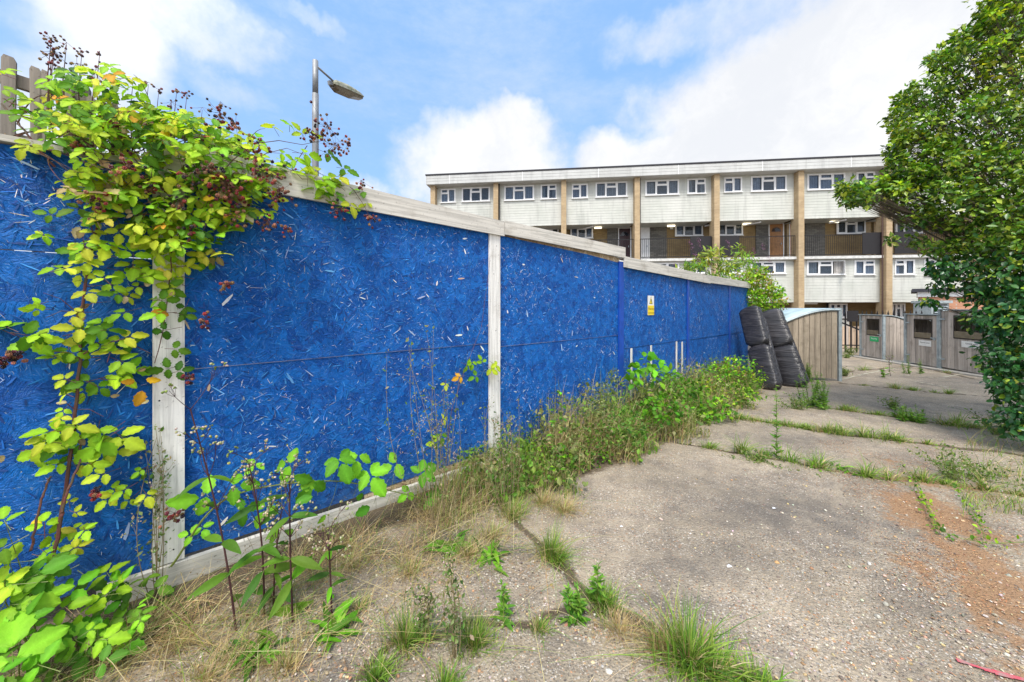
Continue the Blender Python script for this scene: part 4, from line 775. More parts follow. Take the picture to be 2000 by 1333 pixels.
def compound(b, c, size, n, rng, cols, face=None, st=None, down=None):
    """one bramble leaf: n leaflets round c, each 'size' long, facing 'face'"""
    face = hn3 * .55 + UPV * .65 if face is None else face
    nor = face + rng.normal(0, .28, 3); nor /= np.linalg.norm(nor)
    d_ = (rng.normal(0, 1, 3) * (1, 1, .5) + (0, 0, -.35)) if down is None else down + rng.normal(0, .25, 3); d_ -= nor * (d_ @ nor); d_ /= np.linalg.norm(d_) + 1e-9
    x = np.cross(d_, nor); angs = {3: (0, 1.35, -1.35), 5: (0, .95, -.95, 1.95, -1.95), 1: (0,)}[n]
    pos, tan, nn, sc = [], [], [], []
    for k, a in enumerate(angs):
        a += rng.normal(0, .10); t_ = d_ * math.cos(a) + x * math.sin(a); t_ = t_ + nor * rng.normal(-.08, .16)
        pos.append(c + t_ * size * .06 + (d_ * size * .22 if k == 0 else 0)); tan.append(t_); nn.append(nor + rng.normal(0, .16, 3)); s_ = size * (1 if k == 0 else .84 if k < 3 else .66) * rng.uniform(.9, 1.1); sc.append(s_)
    cl = pal(rng, 1, cols, .12); cl = np.repeat(cl, len(pos), 0) * rng.uniform(.88, 1.12, (len(pos), 1))
    b.scatter(*LT, np.array(pos), frame_from(np.array(tan), np.array(nn)), np.array(sc), cl, LTM)
    if st is not None:
        e = c - d_ * size * rng.uniform(.5, 1.0) - nor * size * .25; st.tube([c + d_ * size * .2, c, e], [.0009, .0012, .0016], 4)
ico_v = []; 
_ph = (1 + 5 ** .5) / 2
for a in (-1, 1):
    for c_ in (-_ph, _ph): ico_v += [(a, c_, 0), (0, a, c_), (c_, 0, a)]
ico_v = np.array(ico_v); ico_v /= np.linalg.norm(ico_v[0])
from itertools import combinations
_e = min(np.linalg.norm(ico_v[0] - q) for q in ico_v[1:]); ico_f = [t_ for t_ in combinations(range(12), 3) if all(np.linalg.norm(ico_v[a] - ico_v[b_]) < _e * 1.05 for a, b_ in combinations(t_, 2))]
def _or(t_):
    a, b_, c_ = ico_v[list(t_)]; return t_ if np.cross(b_ - a, c_ - a) @ (a + b_ + c_) > 0 else t_[::-1]
ico_f = [_or(t_) for t_ in ico_f]
def lumpy():
    vs, fs = [], []; rr = np.random.default_rng(4); pts = ico_v * (0.62, .62, .75)
    for i, p in enumerate(pts):
        vs.append(ico_v * .44 + p); fs += [tuple(x + 12 * i for x in f_) for f_ in ico_f]
    return np.concatenate(vs), fs
BV, BF = lumpy()
BCOL = [(0.30, 0.035, 0.03), (0.13, 0.02, 0.03), (0.02, 0.010, 0.018), (0.42, 0.16, 0.09), (0.24, 0.13, 0.06)]
def berries(bb, st, c, spread, n, rng, cols=BCOL, size=.0100, wts=None):
    pos = c + rng.normal(0, 1, (n, 3)) * spread * (.62, .62, .62); cl = pal(rng, n, cols, .15, wts); rot = frame_from(rng.normal(0, 1, (n, 3)), rng.normal(0, 1, (n, 3)))
    bb.scatter(BV, BF, pos, rot, size * rng.uniform(.7, 1.15, n), cl)
    for p in pos: m_ = (p + c) / 2 + (0, 0, .006); st.tube([p, m_, c + (0, 0, spread * .5)], .0009, 3, cap=False)

# ---- the great bramble over the hoarding
bram = thing('bramble', ground_hs(-0.3, .12), 'large lime green bramble with red and black berries spilling over the hoarding top', 'bramble')
rb = np.random.default_rng(21); LB, YB, CB, BB = MB(), MB(), MB(), MB()
V3 = [(100, 420, 20), (85, 460, 18), (165, 480, 26), (190, 455, 22), (250, 440, 26), (265, 420, 24), (210, 480, 30), (150, 495, 26), (175, 508, 26), (130, 525, 26), (160, 532, 24), (240, 530, 36), (255, 515, 30), (205, 545, 24), (215, 555, 22), (170, 570, 26), (75, 605, 18), (245, 610, 26), (310, 480, 28), (340, 480, 26), (345, 550, 24), (385, 490, 24), (400, 512, 22), (330, 560, 26), (310, 585, 24), (315, 612, 26), (15, 640, 32), (50, 655, 38), (75, 662, 26), (150, 650, 30), (180, 648, 30), (200, 645, 30), (110, 695, 22), (140, 690, 24), (170, 700, 24), (190, 670, 28), (245, 660, 28), (262, 675, 34), (215, 690, 28), (235, 705, 28), (252, 722, 34), (230, 742, 24), (130, 742, 22), (175, 745, 26), (190, 755, 24), (165, 762, 22), (130, 770, 20), (125, 800, 18), (110, 842, 36), (140, 832, 32), (90, 862, 34), (75, 882, 38), (120, 862, 30), (205, 850, 42), (235, 852, 38), (215, 876, 32), (190, 842, 30), (140, 890, 26), (160, 907, 26), (205, 925, 24), (225, 960, 22), (215, 972, 22), (255, 975, 20), (280, 925, 15), (285, 965, 24), (135, 980, 16), (95, 1045, 28), (165, 1035, 22), (150, 1070, 20), (90, 1080, 18), (80, 1087, 18), (310, 500, 26), (290, 540, 22), (360, 520, 22), (270, 560, 22), (230, 575, 22), (160, 610, 20)]
for x, y, s_ in V3:
    for k in range(1 + (rb.random() < .7)): c = H(x + rb.normal(0, 9) * k, y + rb.normal(0, 9) * k, rb.uniform(.04, .15)); compound(LB, c, s_ * .98 * c[1] / F, 3, rb, LIME, hn3 * .75 + UPV * .5, CB)
for x, y, s_ in [(325, 645, 24), (340, 682, 22), (330, 720, 26), (347, 726, 22), (362, 600, 22), (356, 615, 18)]: c = H(x, y, .09); compound(LB, c, s_ * c[1] / F, 3, rb, DEEP, hn3 + UPV * .3, CB)
for x, y, s_ in [(310, 515, 26), (326, 522, 22), (283, 608, 30), (105, 671, 34), (268, 736, 28), (280, 756, 28), (278, 740, 22), (90, 1024, 26), (112, 1030, 22), (380, 487, 22), (325, 250, 22), (110, 252, 24), (415, 400, 20), (270, 745, 20)]: c = H(x, y, .12); compound(YB, c, s_ * c[1] / F, 1, rb, YELL, hn3 + UPV * .2)
# mass on top: leaves through a real depth either side of the wall head
TOP = [(60, 215, 55, 45, 16), (20, 170, 28, 40, 8), (130, 190, 45, 50, 42), (170, 250, 75, 55, 85), (230, 200, 45, 55, 55), (260, 270, 85, 70, 120), (340, 270, 65, 50, 85), (410, 290, 65, 50, 80), (470, 310, 55, 50, 70), (330, 340, 85, 50, 90), (200, 320, 50, 30, 34), (240, 370, 60, 35, 55), (170, 360, 45, 30, 34), (430, 370, 60, 40, 60), (500, 350, 35, 40, 34), (190, 410, 45, 35, 28), (290, 420, 60, 30, 40), (370, 430, 60, 30, 48), (440, 420, 45, 30, 30), (500, 400, 35, 25, 18), (420, 480, 30, 25, 12), (330, 460, 50, 25, 26), (205, 125, 12, 14, 3), (125, 380, 20, 15, 5), (155, 150, 30, 25, 14), (300, 230, 30, 25, 20), (390, 245, 25, 18, 14), (90, 285, 50, 15, 10)]
for x, y, rx, ry, n in TOP:
    for k in range(int(n * .74)):
        a = rb.uniform(0, 6.28); r_ = math.sqrt(rb.random()); qx, qy = x + rx * r_ * math.cos(a), y + ry * r_ * math.sin(a)
        lo = -.35 if qy < 285 + (qx - 0) * .13 else .06
        off = rb.uniform(lo, .26); c = H(qx, qy, off); sz = rb.uniform(15, 27) * c[1] / F
        compound(LB, c, sz, 3 if rb.random() < .85 else 1, rb, (LIME, DEEP, YELL, DRY)[rb.choice(4, p=[.82, .12, .03, .03])], hn3 * rb.uniform(.3, 1.1) + UPV * rb.uniform(.3, 1) - hd3 * rb.uniform(0, .5), CB if k % 3 == 0 else None)
# arms reaching right above and over the capping board
ARM = [(505, 280), (545, 275), (590, 283), (630, 275), (670, 290)], [(600, 285), (570, 330), (590, 350), (640, 350), (660, 400)], [(640, 340), (690, 370), (710, 400), (725, 430)], [(480, 330), (520, 300), (560, 290), (600, 305)]
for i, arm in enumerate(ARM):
    pts = np.array([H(x, y, .02 + .04 * k) for k, (x, y) in enumerate(arm)]); CB.tube(pts, np.linspace(.003, .0014, len(pts)), 5)
for x, y, s_ in [(535, 250, 22), (565, 245, 16), (480, 262, 20), (590, 262, 20), (615, 262, 20), (640, 300, 22), (595, 300, 24), (560, 325, 22), (530, 330, 22), (575, 312, 20), (620, 335, 26), (640, 345, 24), (600, 345, 26), (660, 345, 22), (615, 370, 30), (640, 365, 26), (570, 330, 24), (655, 385, 24), (660, 395, 24), (672, 330, 20), (690, 372, 18), (710, 375, 20), (700, 392, 18), (665, 408, 20), (683, 398, 22), (635, 385, 18), (718, 395, 16), (660, 360, 20), (550, 300, 18), (600, 320, 22), (545, 330, 22), (515, 330, 24), (628, 352, 22)]: c = H(x, y, rb.uniform(0, .14)); compound(LB, c, s_ * 1.1 * c[1] / F, 3, rb, LIME, hn3 * .6 + UPV * .6, CB)
BER = [(250, 330, 26, 16), (195, 400, 26, 14), (440, 365, 36, 34), (430, 228, 22, 20), (450, 390, 24, 16), (508, 280, 26, 16), (530, 350, 30, 22), (522, 440, 26, 16), (545, 378, 26, 26), (372, 455, 14, 10), (375, 345, 22, 12), (640, 255, 30, 20), (655, 290, 28, 18), (680, 285, 14, 9), (705, 358, 16, 9), (660, 412, 16, 12), (725, 428, 16, 12), (440, 555, 14, 10), (400, 630, 14, 12), (372, 738, 12, 9), (12, 705, 18, 14), (28, 690, 10, 8), (340, 1008, 16, 14), (188, 962, 12, 9), (45, 215, 8, 4), (500, 330, 22, 16), (410, 330, 22, 12), (560, 450, 12, 9), (480, 300, 20, 12), (300, 300, 20, 12), (350, 400, 22, 14), (400, 270, 18, 10), (230, 250, 16, 9), (460, 430, 20, 12), (290, 370, 16, 9), (150, 290, 14, 8), (240, 300, 14, 5), (600, 260, 16, 9), (460, 250, 18, 10), (620, 270, 22, 12)]
for x, y, sp, n in BER:
    c = H(x, y, rb.uniform(.22, .34) if y > 300 else rb.uniform(.0, .25)); berries(BB, CB, c, sp * c[1] / F * .75, int(n * 1.35), rb)
for x, y, sp, n in [(100, 80, 12, 22), (105, 105, 16, 40), (100, 125, 14, 20), (130, 88, 12, 8), (160, 105, 12, 8), (195, 103, 8, 5), (150, 130, 16, 14), (185, 150, 22, 18), (290, 165, 10, 7), (310, 180, 12, 9), (335, 205, 16, 16), (365, 185, 12, 12), (345, 180, 10, 9), (430, 205, 16, 9), (260, 160, 8, 4), (395, 215, 12, 6)]:
    c = H(x, y, rb.uniform(-.35, -.15)); berries(BB, CB, c, sp * c[1] / F * .8, int(n * .75), rb, [(0.34, 0.22, 0.10), (0.30, 0.06, 0.06), (.10, .04, .05)], .0072)
    CB.tube([c - (0, 0, .5), c - (0.02, 0, .2), c], [.004, .003, .001], 5)
def cane(pix, offs, r0, r1, n=26):
    pts = np.array([H(x, y, o_) for (x, y), o_ in zip(pix, offs)]); tt = np.linspace(0, len(pts) - 1, n); q = np.stack([np.interp(tt, range(len(pts)), pts[:, k]) for k in range(3)], 1)
    q = np.stack([np.convolve(np.pad(q[:, k], 2, 'edge'), np.ones(5) / 5, 'valid') for k in range(3)], 1); q += rb.normal(0, .002, q.shape); return q, np.linspace(r0, r1, n)
for pix, offs, r0, r1 in [([(98, 1110), (112, 1050), (125, 980), (140, 890), (148, 800), (153, 730), (158, 650), (165, 560), (178, 480), (195, 420), (230, 360), (260, 300)], [.16, .12, .10, .09, .09, .09, .08, .1, .1, .1, .08, 0], .0085, .0045),
                          ([(300, 720), (318, 650), (330, 570), (335, 500), (335, 430), (330, 370), (300, 330)], [.06, .07, .08, .09, .09, .08, 0], .002, .0045), ([(330, 380), (320, 370), (300, 355), (260, 340), (230, 322)], [.12, .13, .13, .12, .1], .006, .003),
                          ([(0, 200), (35, 240), (75, 290), (110, 330)], [-.1, .0, .02, .05], .004, .005), ([(0, 190), (60, 220), (140, 262), (230, 300)], [-.05, 0, .02, .05], .0025, .003), ([(120, 1010), (130, 960), (160, 900), (155, 850)], [.2, .18, .12, .1], .006, .004), ([(60, 1080), (72, 1010), (90, 950), (100, 930)], [.22, .18, .15, .15], .005, .004)]:
    q, r_ = cane(pix, offs, r0, r1); CB.tube(q, r_, 7)
    for k in range(2, len(q) - 1):   # thorns
        for _ in range(3): dd_ = rb.normal(0, 1, 3); dd_ /= np.linalg.norm(dd_); CB.tube([q[k], q[k] + dd_ * (r_[k] + .005)], [.0014, .0002], 3, cap=False)
for x, y in [(165, 490), (170, 560), (155, 650), (150, 700), (335, 480), (150, 610), (145, 800), (130, 900)]:
    for k in range(3): a = H(x, y, .09); b2 = H(x + rb.uniform(-70, 90), y + rb.uniform(-40, 20), .11); CB.tube([a, (a + b2) / 2 + (0, 0, .02), b2], [.002, .0015, .001], 4)
for k in range(70):
    x, y, rx, ry, n_ = TOP[rb.integers(3, 17)]; e = H(x + rb.uniform(-rx, rx), y + rb.uniform(-ry, ry) * 1.2, rb.uniform(.05, .32)); a = HS(hs_of(e)[0] + rb.uniform(-.35, .1), rb.uniform(-.2, .05), 2.47 + rb.uniform(0, .15)); m_ = (a + e) / 2 + (rb.normal(0, .04), rb.normal(0, .04), rb.uniform(.02, .2)); tt = np.linspace(0, 1, 9)[:, None]; CB.tube(a * (1 - tt) ** 2 + 2 * m_ * tt * (1 - tt) + e * tt ** 2, np.linspace(.0034, .001, 9), 5)
# dead leaves caught in it
DB = MB(); 
for x, y, s_ in [(165, 600, 26), (175, 620, 26), (150, 605, 20), (160, 438, 30), (150, 430, 20), (285, 565, 20), (248, 575, 20), (290, 720, 16), (135, 790, 20), (150, 855, 20), (15, 885, 24), (210, 775, 16), (295, 780, 14), (345, 570, 16), (160, 445, 24)]: c = H(x, y, .10); compound(DB, c, s_ * .8 * c[1] / F, 1, rb, DRY, hn3 + UPV * .2)
CB.build('canes', M['cane'], bram); LB.build('leaves', M['leaf'], bram, True); YB.build('yellow_leaves', M['leaf'], bram, True); BB.build('berries', M['berry'], bram, True); DB.build('dead_leaves', M['leaf'], bram, True)

# ---- bramble sprawling at the bottom left corner, close to us
b2t = thing('bramble', ground_hs(-.35, .42), 'low bramble with large bright green leaves in the bottom left corner of the photo', 'bramble')
LB, CB = MB(), MB()
for x, y, s_, o_, pl in [(20, 1100, 42, .30, LIME), (60, 1128, 44, .34, BRIGHT), (92, 1108, 34, .3, BRIGHT), (28, 1142, 48, .38, LIME), (22, 1182, 50, .42, LIME), (78, 1172, 46, .4, LIME), (10, 1235, 40, .5, BRIGHT), (25, 1290, 86, .62, BRIGHT), (130, 1232, 42, .42, BRIGHT), (95, 1257, 36, .46, BRIGHT), (150, 1252, 38, .45, BRIGHT), (190, 1262, 36, .42, BRIGHT), (240, 1208, 48, .34, BRIGHT), (210, 1160, 32, .25, DEEP), (250, 1192, 26, .3, DEEP), (10, 1020, 30, .3, LIME), (170, 1300, 40, .5, BRIGHT), (75, 1320, 40, .6, DEEP), (8, 1070, 36, .33, LIME), (300, 1150, 26, .2, DEEP), (330, 1170, 26, .2, DEEP), (285, 1130, 26, .12, DEEP), (120, 1190, 34, .4, LIME), (50, 1215, 40, .5, BRIGHT), (180, 1210, 30, .38, BRIGHT), (110, 1300, 36, .55, DEEP), (220, 1290, 30, .45, DEEP), (250, 1250, 28, .4, BRIGHT)]:
    c = H(x, y, o_); c[2] = max(c[2], gz(c[0], c[1]) + .03); compound(LB, c, s_ * c[1] / F, 3, rb, pl, hn3 * .35 + UPV * .9 - np.array((0, .35, 0)), CB)
    g = ground_hs(hs_of(c)[0] + rb.uniform(-.1, .1), max(hs_of(c)[1] - .1, .1)); CB.tube([g, (g + c) / 2 + rb.normal(0, .03, 3), c], [.003, .0025, .001], 5)
for k in range(44):
    x, y = rb.uniform(-20, 275), rb.uniform(1120, 1330); o_ = np.interp(y, [1120, 1330], [.22, .62]) + rb.uniform(-.06, .1); c = H(x, y, o_); c[2] = max(c[2], gz(c[0], c[1]) + rb.uniform(.02, .10)); compound(LB, c, rb.uniform(24, 46) * (1 - x / 900) * c[1] / F, 3, rb, BRIGHT + DEEP[1:] + LIME[:1], hn3 * .3 + UPV * .9 - np.array((0, .35, 0)), CB)
CB.build('canes', M['greencane'], b2t); LB.build('leaves', M['leaf'], b2t, True)

# ---- arching green bramble shoot in front of the second bay
b3 = thing('bramble', on_g(360, 1130), 'thorny bright green bramble shoot arching low across the middle of the large blue panel', 'bramble')
LB, CB = MB(), MB(); q = [H(330, 1112, .08), H(355, 1080, .12), H(400, 1000, .2), H(460, 962, .26), H(530, 948, .3), H(640, 936, .34), H(700, 945, .36), H(780, 962, .38), H(860, 985, .4)]; q = np.array(q)
tt = np.linspace(0, 8, 40); qq = np.stack([np.interp(tt, range(9), q[:, k]) for k in range(3)], 1); qq = np.stack([np.convolve(np.pad(qq[:, k], 3, 'edge'), np.ones(7) / 7, 'valid') for k in range(3)], 1); CB.tube(qq, np.linspace(.0065, .0025, 40), 8)
for k in range(3, 39):
    for _ in range(4): dd_ = rb.normal(0, 1, 3); dd_ /= np.linalg.norm(dd_); CB.tube([qq[k], qq[k] + dd_ * .009], [.0014, .0002], 3, cap=False)
for x, y, s_, n in [(567, 908, 42, 3), (612, 940, 40, 3), (662, 897, 40, 5), (700, 890, 36, 3), (722, 925, 40, 5), (775, 905, 34, 3), (822, 925, 34, 5), (858, 968, 32, 5), (405, 968, 44, 3), (455, 950, 40, 3), (520, 990, 30, 3), (575, 950, 34, 1), (620, 968, 30, 1), (640, 1000, 20, 1), (690, 970, 26, 1), (730, 985, 28, 1), (395, 1030, 20, 3), (375, 1045, 22, 3), (500, 905, 22, 3), (840, 1000, 22, 3), (540, 1020, 30, 1), (800, 960, 22, 3), (470, 1000, 32, 3)]:
    c = H(x, y, rb.uniform(.26, .38) if x > 400 else .15); compound(LB, c, s_ * c[1] / F, n, rb, BRIGHT, hn3 * .8 + UPV * .5, None); i = np.argmin(np.linalg.norm(qq - c, axis=1)); CB.tube([c, (c + qq[i]) / 2 + rb.normal(0, .01, 3), qq[i]], .0013, 4)
CB.build('cane', M['greencane'], b3); LB.build('leaves', M['leaf'], b3, True)
b4 = thing('bramble', on_g(870, 960), 'slim red bramble shoot with a few lime leaves leaning on the white post', 'bramble')
LB, CB = MB(), MB(); pts = [H(870, 905, .12), H(882, 800, .10), H(905, 730, .09), H(940, 640, .06), H(955, 530, .04), H(957, 500, .03)]; CB.tube(pts, np.linspace(.003, .0012, 6), 5)
for x, y, s_ in [(912, 714, 14), (922, 708, 12), (942, 708, 12), (958, 720, 14), (965, 712, 13), (930, 735, 12), (900, 736, 12), (866, 820, 12), (862, 850, 14), (852, 865, 14), (870, 750, 10)]: c = H(x, y, .09); compound(LB if x != 900 else LB, c, s_ * 1.2 * c[1] / F, 3, rb, LIME if x != 900 else YELL, hn3 + UPV * .3, CB)
CB.build('cane', M['cane'], b4); LB.build('leaves', M['leaf'], b4, True)

# ---- weeds with their own stems
def weed(pix_base, top, style, label, seed, cat='weed', group=None, spread=.1, base=None, name='weed'):
    rng = np.random.default_rng(seed); g = on_g(*pix_base) if base is None else np.array(base); t_px, t_py = top; tp = P(t_px, t_py, g[1] + rng.uniform(-.03, .06)) if base is None else g + np.array((rng.normal(0, .02), rng.normal(0, .02), top[1])); Ht = tp[2] - g[2]
    o = thing(name, g, label, cat, group); st, lv, hd = MB(), MB(), MB(); g = g - (0, 0, .02)
    def stem(a, b_, r0, r1, bend=.04, n=8):
        tt = np.linspace(0, 1, n)[:, None]; m_ = rng.normal(0, bend * np.linalg.norm(b_ - a), 3); q = a + (b_ - a) * tt + m_ * np.sin(tt * math.pi); st.tube(q, np.linspace(r0, r1, n), 5); return q
    def leaf(p, d_, L, cols, tmpl=LT_LANCE): lv.scatter(*tmpl, np.array([p]), frame_from(np.array([d_]), np.array([UPV * .7 + hn3 * .5 + rng.normal(0, .3, 3)])), np.array([L]), pal(rng, 1, cols, .15))
    if style == 'sow':       # dark red stem, lance leaves, branching heads gone to seed
        q = stem(g, tp, .0055, .003)
        for k in range(9):
            f_ = .12 + .8 * k / 9; p = q[int(f_ * 7)]; a = k * 2.4 + rng.normal(0, .3); leaf(p, np.array((math.cos(a), math.sin(a), rng.uniform(-.35, .35))), (.17 - .09 * f_) * rng.uniform(.8, 1.2) * min(Ht / .6, 1.3), DEEP + BRIGHT[:1])
        for k in range(11):
            p = q[min(7, 4 + k % 4)]; a = k * 2.4; e = p + np.array((math.cos(a) * spread, math.sin(a) * spread, rng.uniform(.05, .22) * Ht)) * rng.uniform(.6, 1.2); r_ = stem(p, e, .002, .001)
            for j in range(4):
                c = e + rng.normal(0, .022, 3); stem(r_[5], c, .0009, .0007, n=4); hd.scatter(ico_v * (1, 1, 1.5), ico_f, c[None] + rng.normal(0, .004, (3, 3)), frame_from(rng.normal(0, 1, (3, 3)), rng.normal(0, 1, (3, 3))), rng.uniform(.0035, .0065, 3), pal(rng, 3, [(.28, .34, .10), (.45, .40, .25), (.18, .24, .06), (.6, .5, .42)]))
    elif style == 'thin':    # spindly upright stems with tiny leaves and seed
        for k in range(7):
            e = tp + rng.normal(0, 1, 3) * (spread, spread * .6, Ht * .12); q = stem(g + rng.normal(0, .015, 3) * (1, 1, 0), e, .0025, .001, n=12)
            n = 34; ii = rng.integers(3, 12, n); p = q[ii] + rng.normal(0, .02, (n, 3)); lv.scatter(*LT_T, p, frame_from(rng.normal(0, 1, (n, 3)) + (0, 0, .6), rng.normal(0, 1, (n, 3))), rng.uniform(.012, .035, n), pal(rng, n, [(.14, .24, .06), (.24, .30, .12), (.35, .30, .18), (.08, .16, .04)]))
            for j in range(4): p = q[rng.integers(5, 11)]; e2 = p + rng.normal(0, 1, 3) * (.05, .04, .02) + (0, 0, .06); stem(p, e2, .001, .0006, n=4); hd.scatter(ico_v, ico_f, e2[None] + rng.normal(0, .007, (5, 3)), frame_from(rng.normal(0, 1, (5, 3)), rng.normal(0, 1, (5, 3))), rng.uniform(.002, .0045, 5), pal(rng, 5, [(.35, .36, .16), (.5, .42, .3), (.55, .4, .4)]))
    elif style == 'spire':   # fleabane: leaf-clad upright stems
        for k in range(1 if spread < .05 else int(spread * 60)):
            b0 = g + rng.normal(0, spread * .4, 3) * (1, 1, 0); e = b0 + (rng.normal(0, spread * .3), rng.normal(0, spread * .3), Ht * rng.uniform(.6, 1) if k else Ht); q = stem(b0, e, .0035, .0015, .02, n=14)
            n = int(150 * max(Ht, .35)); f_ = rng.random(n); p = np.stack([np.interp(f_ * 13, range(14), q[:, j]) for j in range(3)], 1); a = rng.uniform(0, 6.28, n); dr = np.stack((np.cos(a), np.sin(a), rng.uniform(.3, 1.1, n)), 1)
            lv.scatter(*LT_LANCE, p, frame_from(dr, np.tile(UPV, (n, 1)) + rng.normal(0, .3, (n, 3))), (.075 - .045 * f_) * rng.uniform(.6, 1.2, n), pal(rng, n, [(.10, .26, .03), (.16, .34, .04), (.22, .38, .06)]))
    elif style == 'wispy':   # see-through bushy weed
        for k in range(int(26 + spread * 60)):
            e = g + np.array((rng.normal(0, spread), rng.normal(0, spread), Ht * rng.uniform(.4, 1))); q = stem(g + rng.normal(0, .02, 3) * (1, 1, 0), e, .0018, .0007, .08, n=9); n = 16; ii = rng.integers(2, 9, n)
            lv.scatter(*LT_T, q[ii] + rng.normal(0, .012, (n, 3)), frame_from(rng.normal(0, 1, (n, 3)) + (0, 0, .4), rng.normal(0, 1, (n, 3))), rng.uniform(.01, .032, n) * (1 + g[1] * .05), pal(rng, n, [(.10, .18, .05), (.16, .26, .05), (.28, .30, .12)]))
    elif style == 'rosette': # broad toothed leaves from one point
        n = 26; a = rng.uniform(0, 6.28, n); dr = np.stack((np.cos(a), np.sin(a), rng.uniform(.15, 1.0, n)), 1); p = g + rng.normal(0, .5, (n, 3)) * (spread, spread, 0) + (0, 0, .02)
        lv.scatter(*leaflet_template(7, .13, .12, .5, .05), p, frame_from(dr, np.tile(UPV, (n, 1)) + rng.normal(0, .2, (n, 3))), np.clip(Ht, .05, .13) * rng.uniform(.5, 1.2, n), pal(rng, n, BRIGHT + DEEP)); st.tube([g, g + (0, 0, Ht * .4)], .004, 5)
    elif style == 'leafy':   # upright leafy nettle-like
        for k in range(max(2, int(spread * 40))):
            b0 = g + rng.normal(0, spread * .4, 3) * (1, 1, 0); q = stem(b0, b0 + (rng.normal(0, spread * .4), rng.normal(0, spread * .3), Ht * rng.uniform(.6, 1)), .003, .0015, n=10); n = 44; f_ = rng.random(n); p = q[(f_ * 9).astype(int)] + rng.normal(0, .006, (n, 3)); a = rng.uniform(0, 6.28, n)
            lv.scatter(*LT_S, p, frame_from(np.stack((np.cos(a), np.sin(a), rng.uniform(-.5, .4, n)), 1), np.tile(UPV, (n, 1)) + rng.normal(0, .4, (n, 3))), rng.uniform(.025, .06, n), pal(rng, n, DEEP + LIME[1:2] + BRIGHT[:1]))
    st.build('stems', M['redstem' if style == 'sow' else 'drystem' if style == 'thin' else 'greencane'], o); lv.build('leaves', M['leaf'], o, True)
    if hd.n: tag(hd.build('seed_heads', M['grass'], o, True), kind='stuff')
    return o
weed((462, 1232), (372, 800), 'sow', 'tall dark stemmed sow thistle nearest to the front white post', 31, spread=.10)
weed((516, 1200), (486, 905), 'sow', 'dark stemmed sow thistle second from the front white post', 32, spread=.08)
weed((534, 1190), (548, 1005), 'sow', 'short dark stemmed weed between two sow thistles', 36, spread=.05)
weed((572, 1215), (566, 930), 'sow', 'dark stemmed sow thistle farthest right of the three in front', 33, spread=.08)
weed((648, 1200), (640, 1040), 'sow', 'small branching weed with round seed heads right of the sow thistles', 34, spread=.09)
weed((308, 1165), (300, 880), 'thin', 'thin grey green weed standing before the base of the white post', 35, spread=.03)
weed((845, 1040), (822, 690), 'thin', 'tall spindly weed with tiny seed heads before the large blue panel', 37, spread=.10)
weed((872, 1020), (860, 790), 'thin', 'shorter spindly weed close beside the tall one before the large blue panel', 38, spread=.07)
weed((985, 1000), (955, 800), 'thin', 'bare twiggy weed at the foot of the second white post', 39, spread=.08)
weed((1000, 985), (1005, 820), 'thin', 'wispy weed just right of the second white post', 40, spread=.06)
weed((1090, 960), (1088, 725), 'leafy', 'upright leafy green weed alone against the third blue panel', 41, spread=.05)
weed((1520, 895), (1519, 745), 'spire', 'single upright fleabane spire growing in the first paving joint', 42, spread=.03)
weed((1602, 795), (1600, 722), 'spire', 'dense bright green fleabane clump beside the dumped sofas', 43, spread=.28)
weed((1555, 800), (1550, 770), 'wispy', 'low wispy green weed left of the fleabane clump by the sofas', 44, spread=.18)
weed((1580, 745), (1578, 708), 'spire', 'small fleabane clump at the foot of the slatted shelter wall', 45, spread=.15)
weed((1860, 938), (1868, 862), 'wispy', 'bushy dark green weed in the paving joint near the right hedge', 46, spread=.10)
weed((1905, 935), (1915, 890), 'wispy', 'wispy low weed right of the bushy one near the hedge', 47, spread=.22)
weed((1600, 912), (1600, 897), 'rosette', 'leafy dandelion patch lying in the first paving joint', 48, spread=.20)
weed((1655, 920), (1655, 903), 'rosette', 'small toothed leaf plant right of the dandelion patch in the joint', 49, spread=.12)
weed((1480, 900), (1480, 880), 'wispy', 'flat creeping weed at the left end of the first paving joint', 50, spread=.12)
weed((1172, 1175), (1180, 1080), 'spire', 'thin upright weed with narrow leaves in the near paving crack', 51, spread=.03)
weed((1125, 1212), (1128, 1132), 'spire', 'blue green upright weed left of the grass in the near paving crack', 52, spread=.05)
weed((985, 1215), (985, 1145), 'spire', 'slender single weed standing in the crack below centre', 53, spread=.02)
weed((885, 1290), (880, 1130), 'thin', 'hair thin weed rising from the concrete left of the crack grass', 54, spread=.02)
weed((835, 1255), (830, 1160), 'thin', 'short hair thin weed beside the dark green grass tuft', 55, spread=.02)
weed((1740, 735), (1738, 700), 'sow', 'dark leafless weed alone on the far paving before the bin stores', 56, spread=.06)
weed((1728, 738), (1726, 716), 'leafy', 'small bushy green weed at the foot of the dark leafless one', 57, spread=.08)
weed((1770, 730), (1768, 690), 'spire', 'upright green weed at the corner post between the bin stores', 58, spread=.06)
weed((1797, 730), (1796, 700), 'spire', 'upright green weed before the middle bin store', 59, spread=.06)
weed((1660, 693), (1660, 676), 'wispy', 'low weed patch at the foot of the black gate', 60, spread=.2)
weed((1745, 800), (1742, 775), 'wispy', 'small wispy weed in the middle of the far paving', 61, spread=.08)
weed((1775, 822), (1775, 788), 'spire', 'fresh green clump in the third paving joint', 62, spread=.22)
weed((1950, 850), (1950, 800), 'wispy', 'wispy weed under the lower edge of the right hedge', 63, spread=.2)
weed((1650, 735), (1650, 715), 'wispy', 'round green weed beside the steel post of the shelter', 64, spread=.10)
weed((1655, 700), (1655, 688), 'wispy', 'green weed on the far paving in front of the black gate', 65, spread=.16)
weed((1710, 690), (1712, 678), 'wispy', 'small weed at the left post of the green notice store', 66, spread=.1)
weed((960, 1090), (975, 985), 'rosette', 'broad leaved dock at the foot of the second white post', 67, spread=.08)
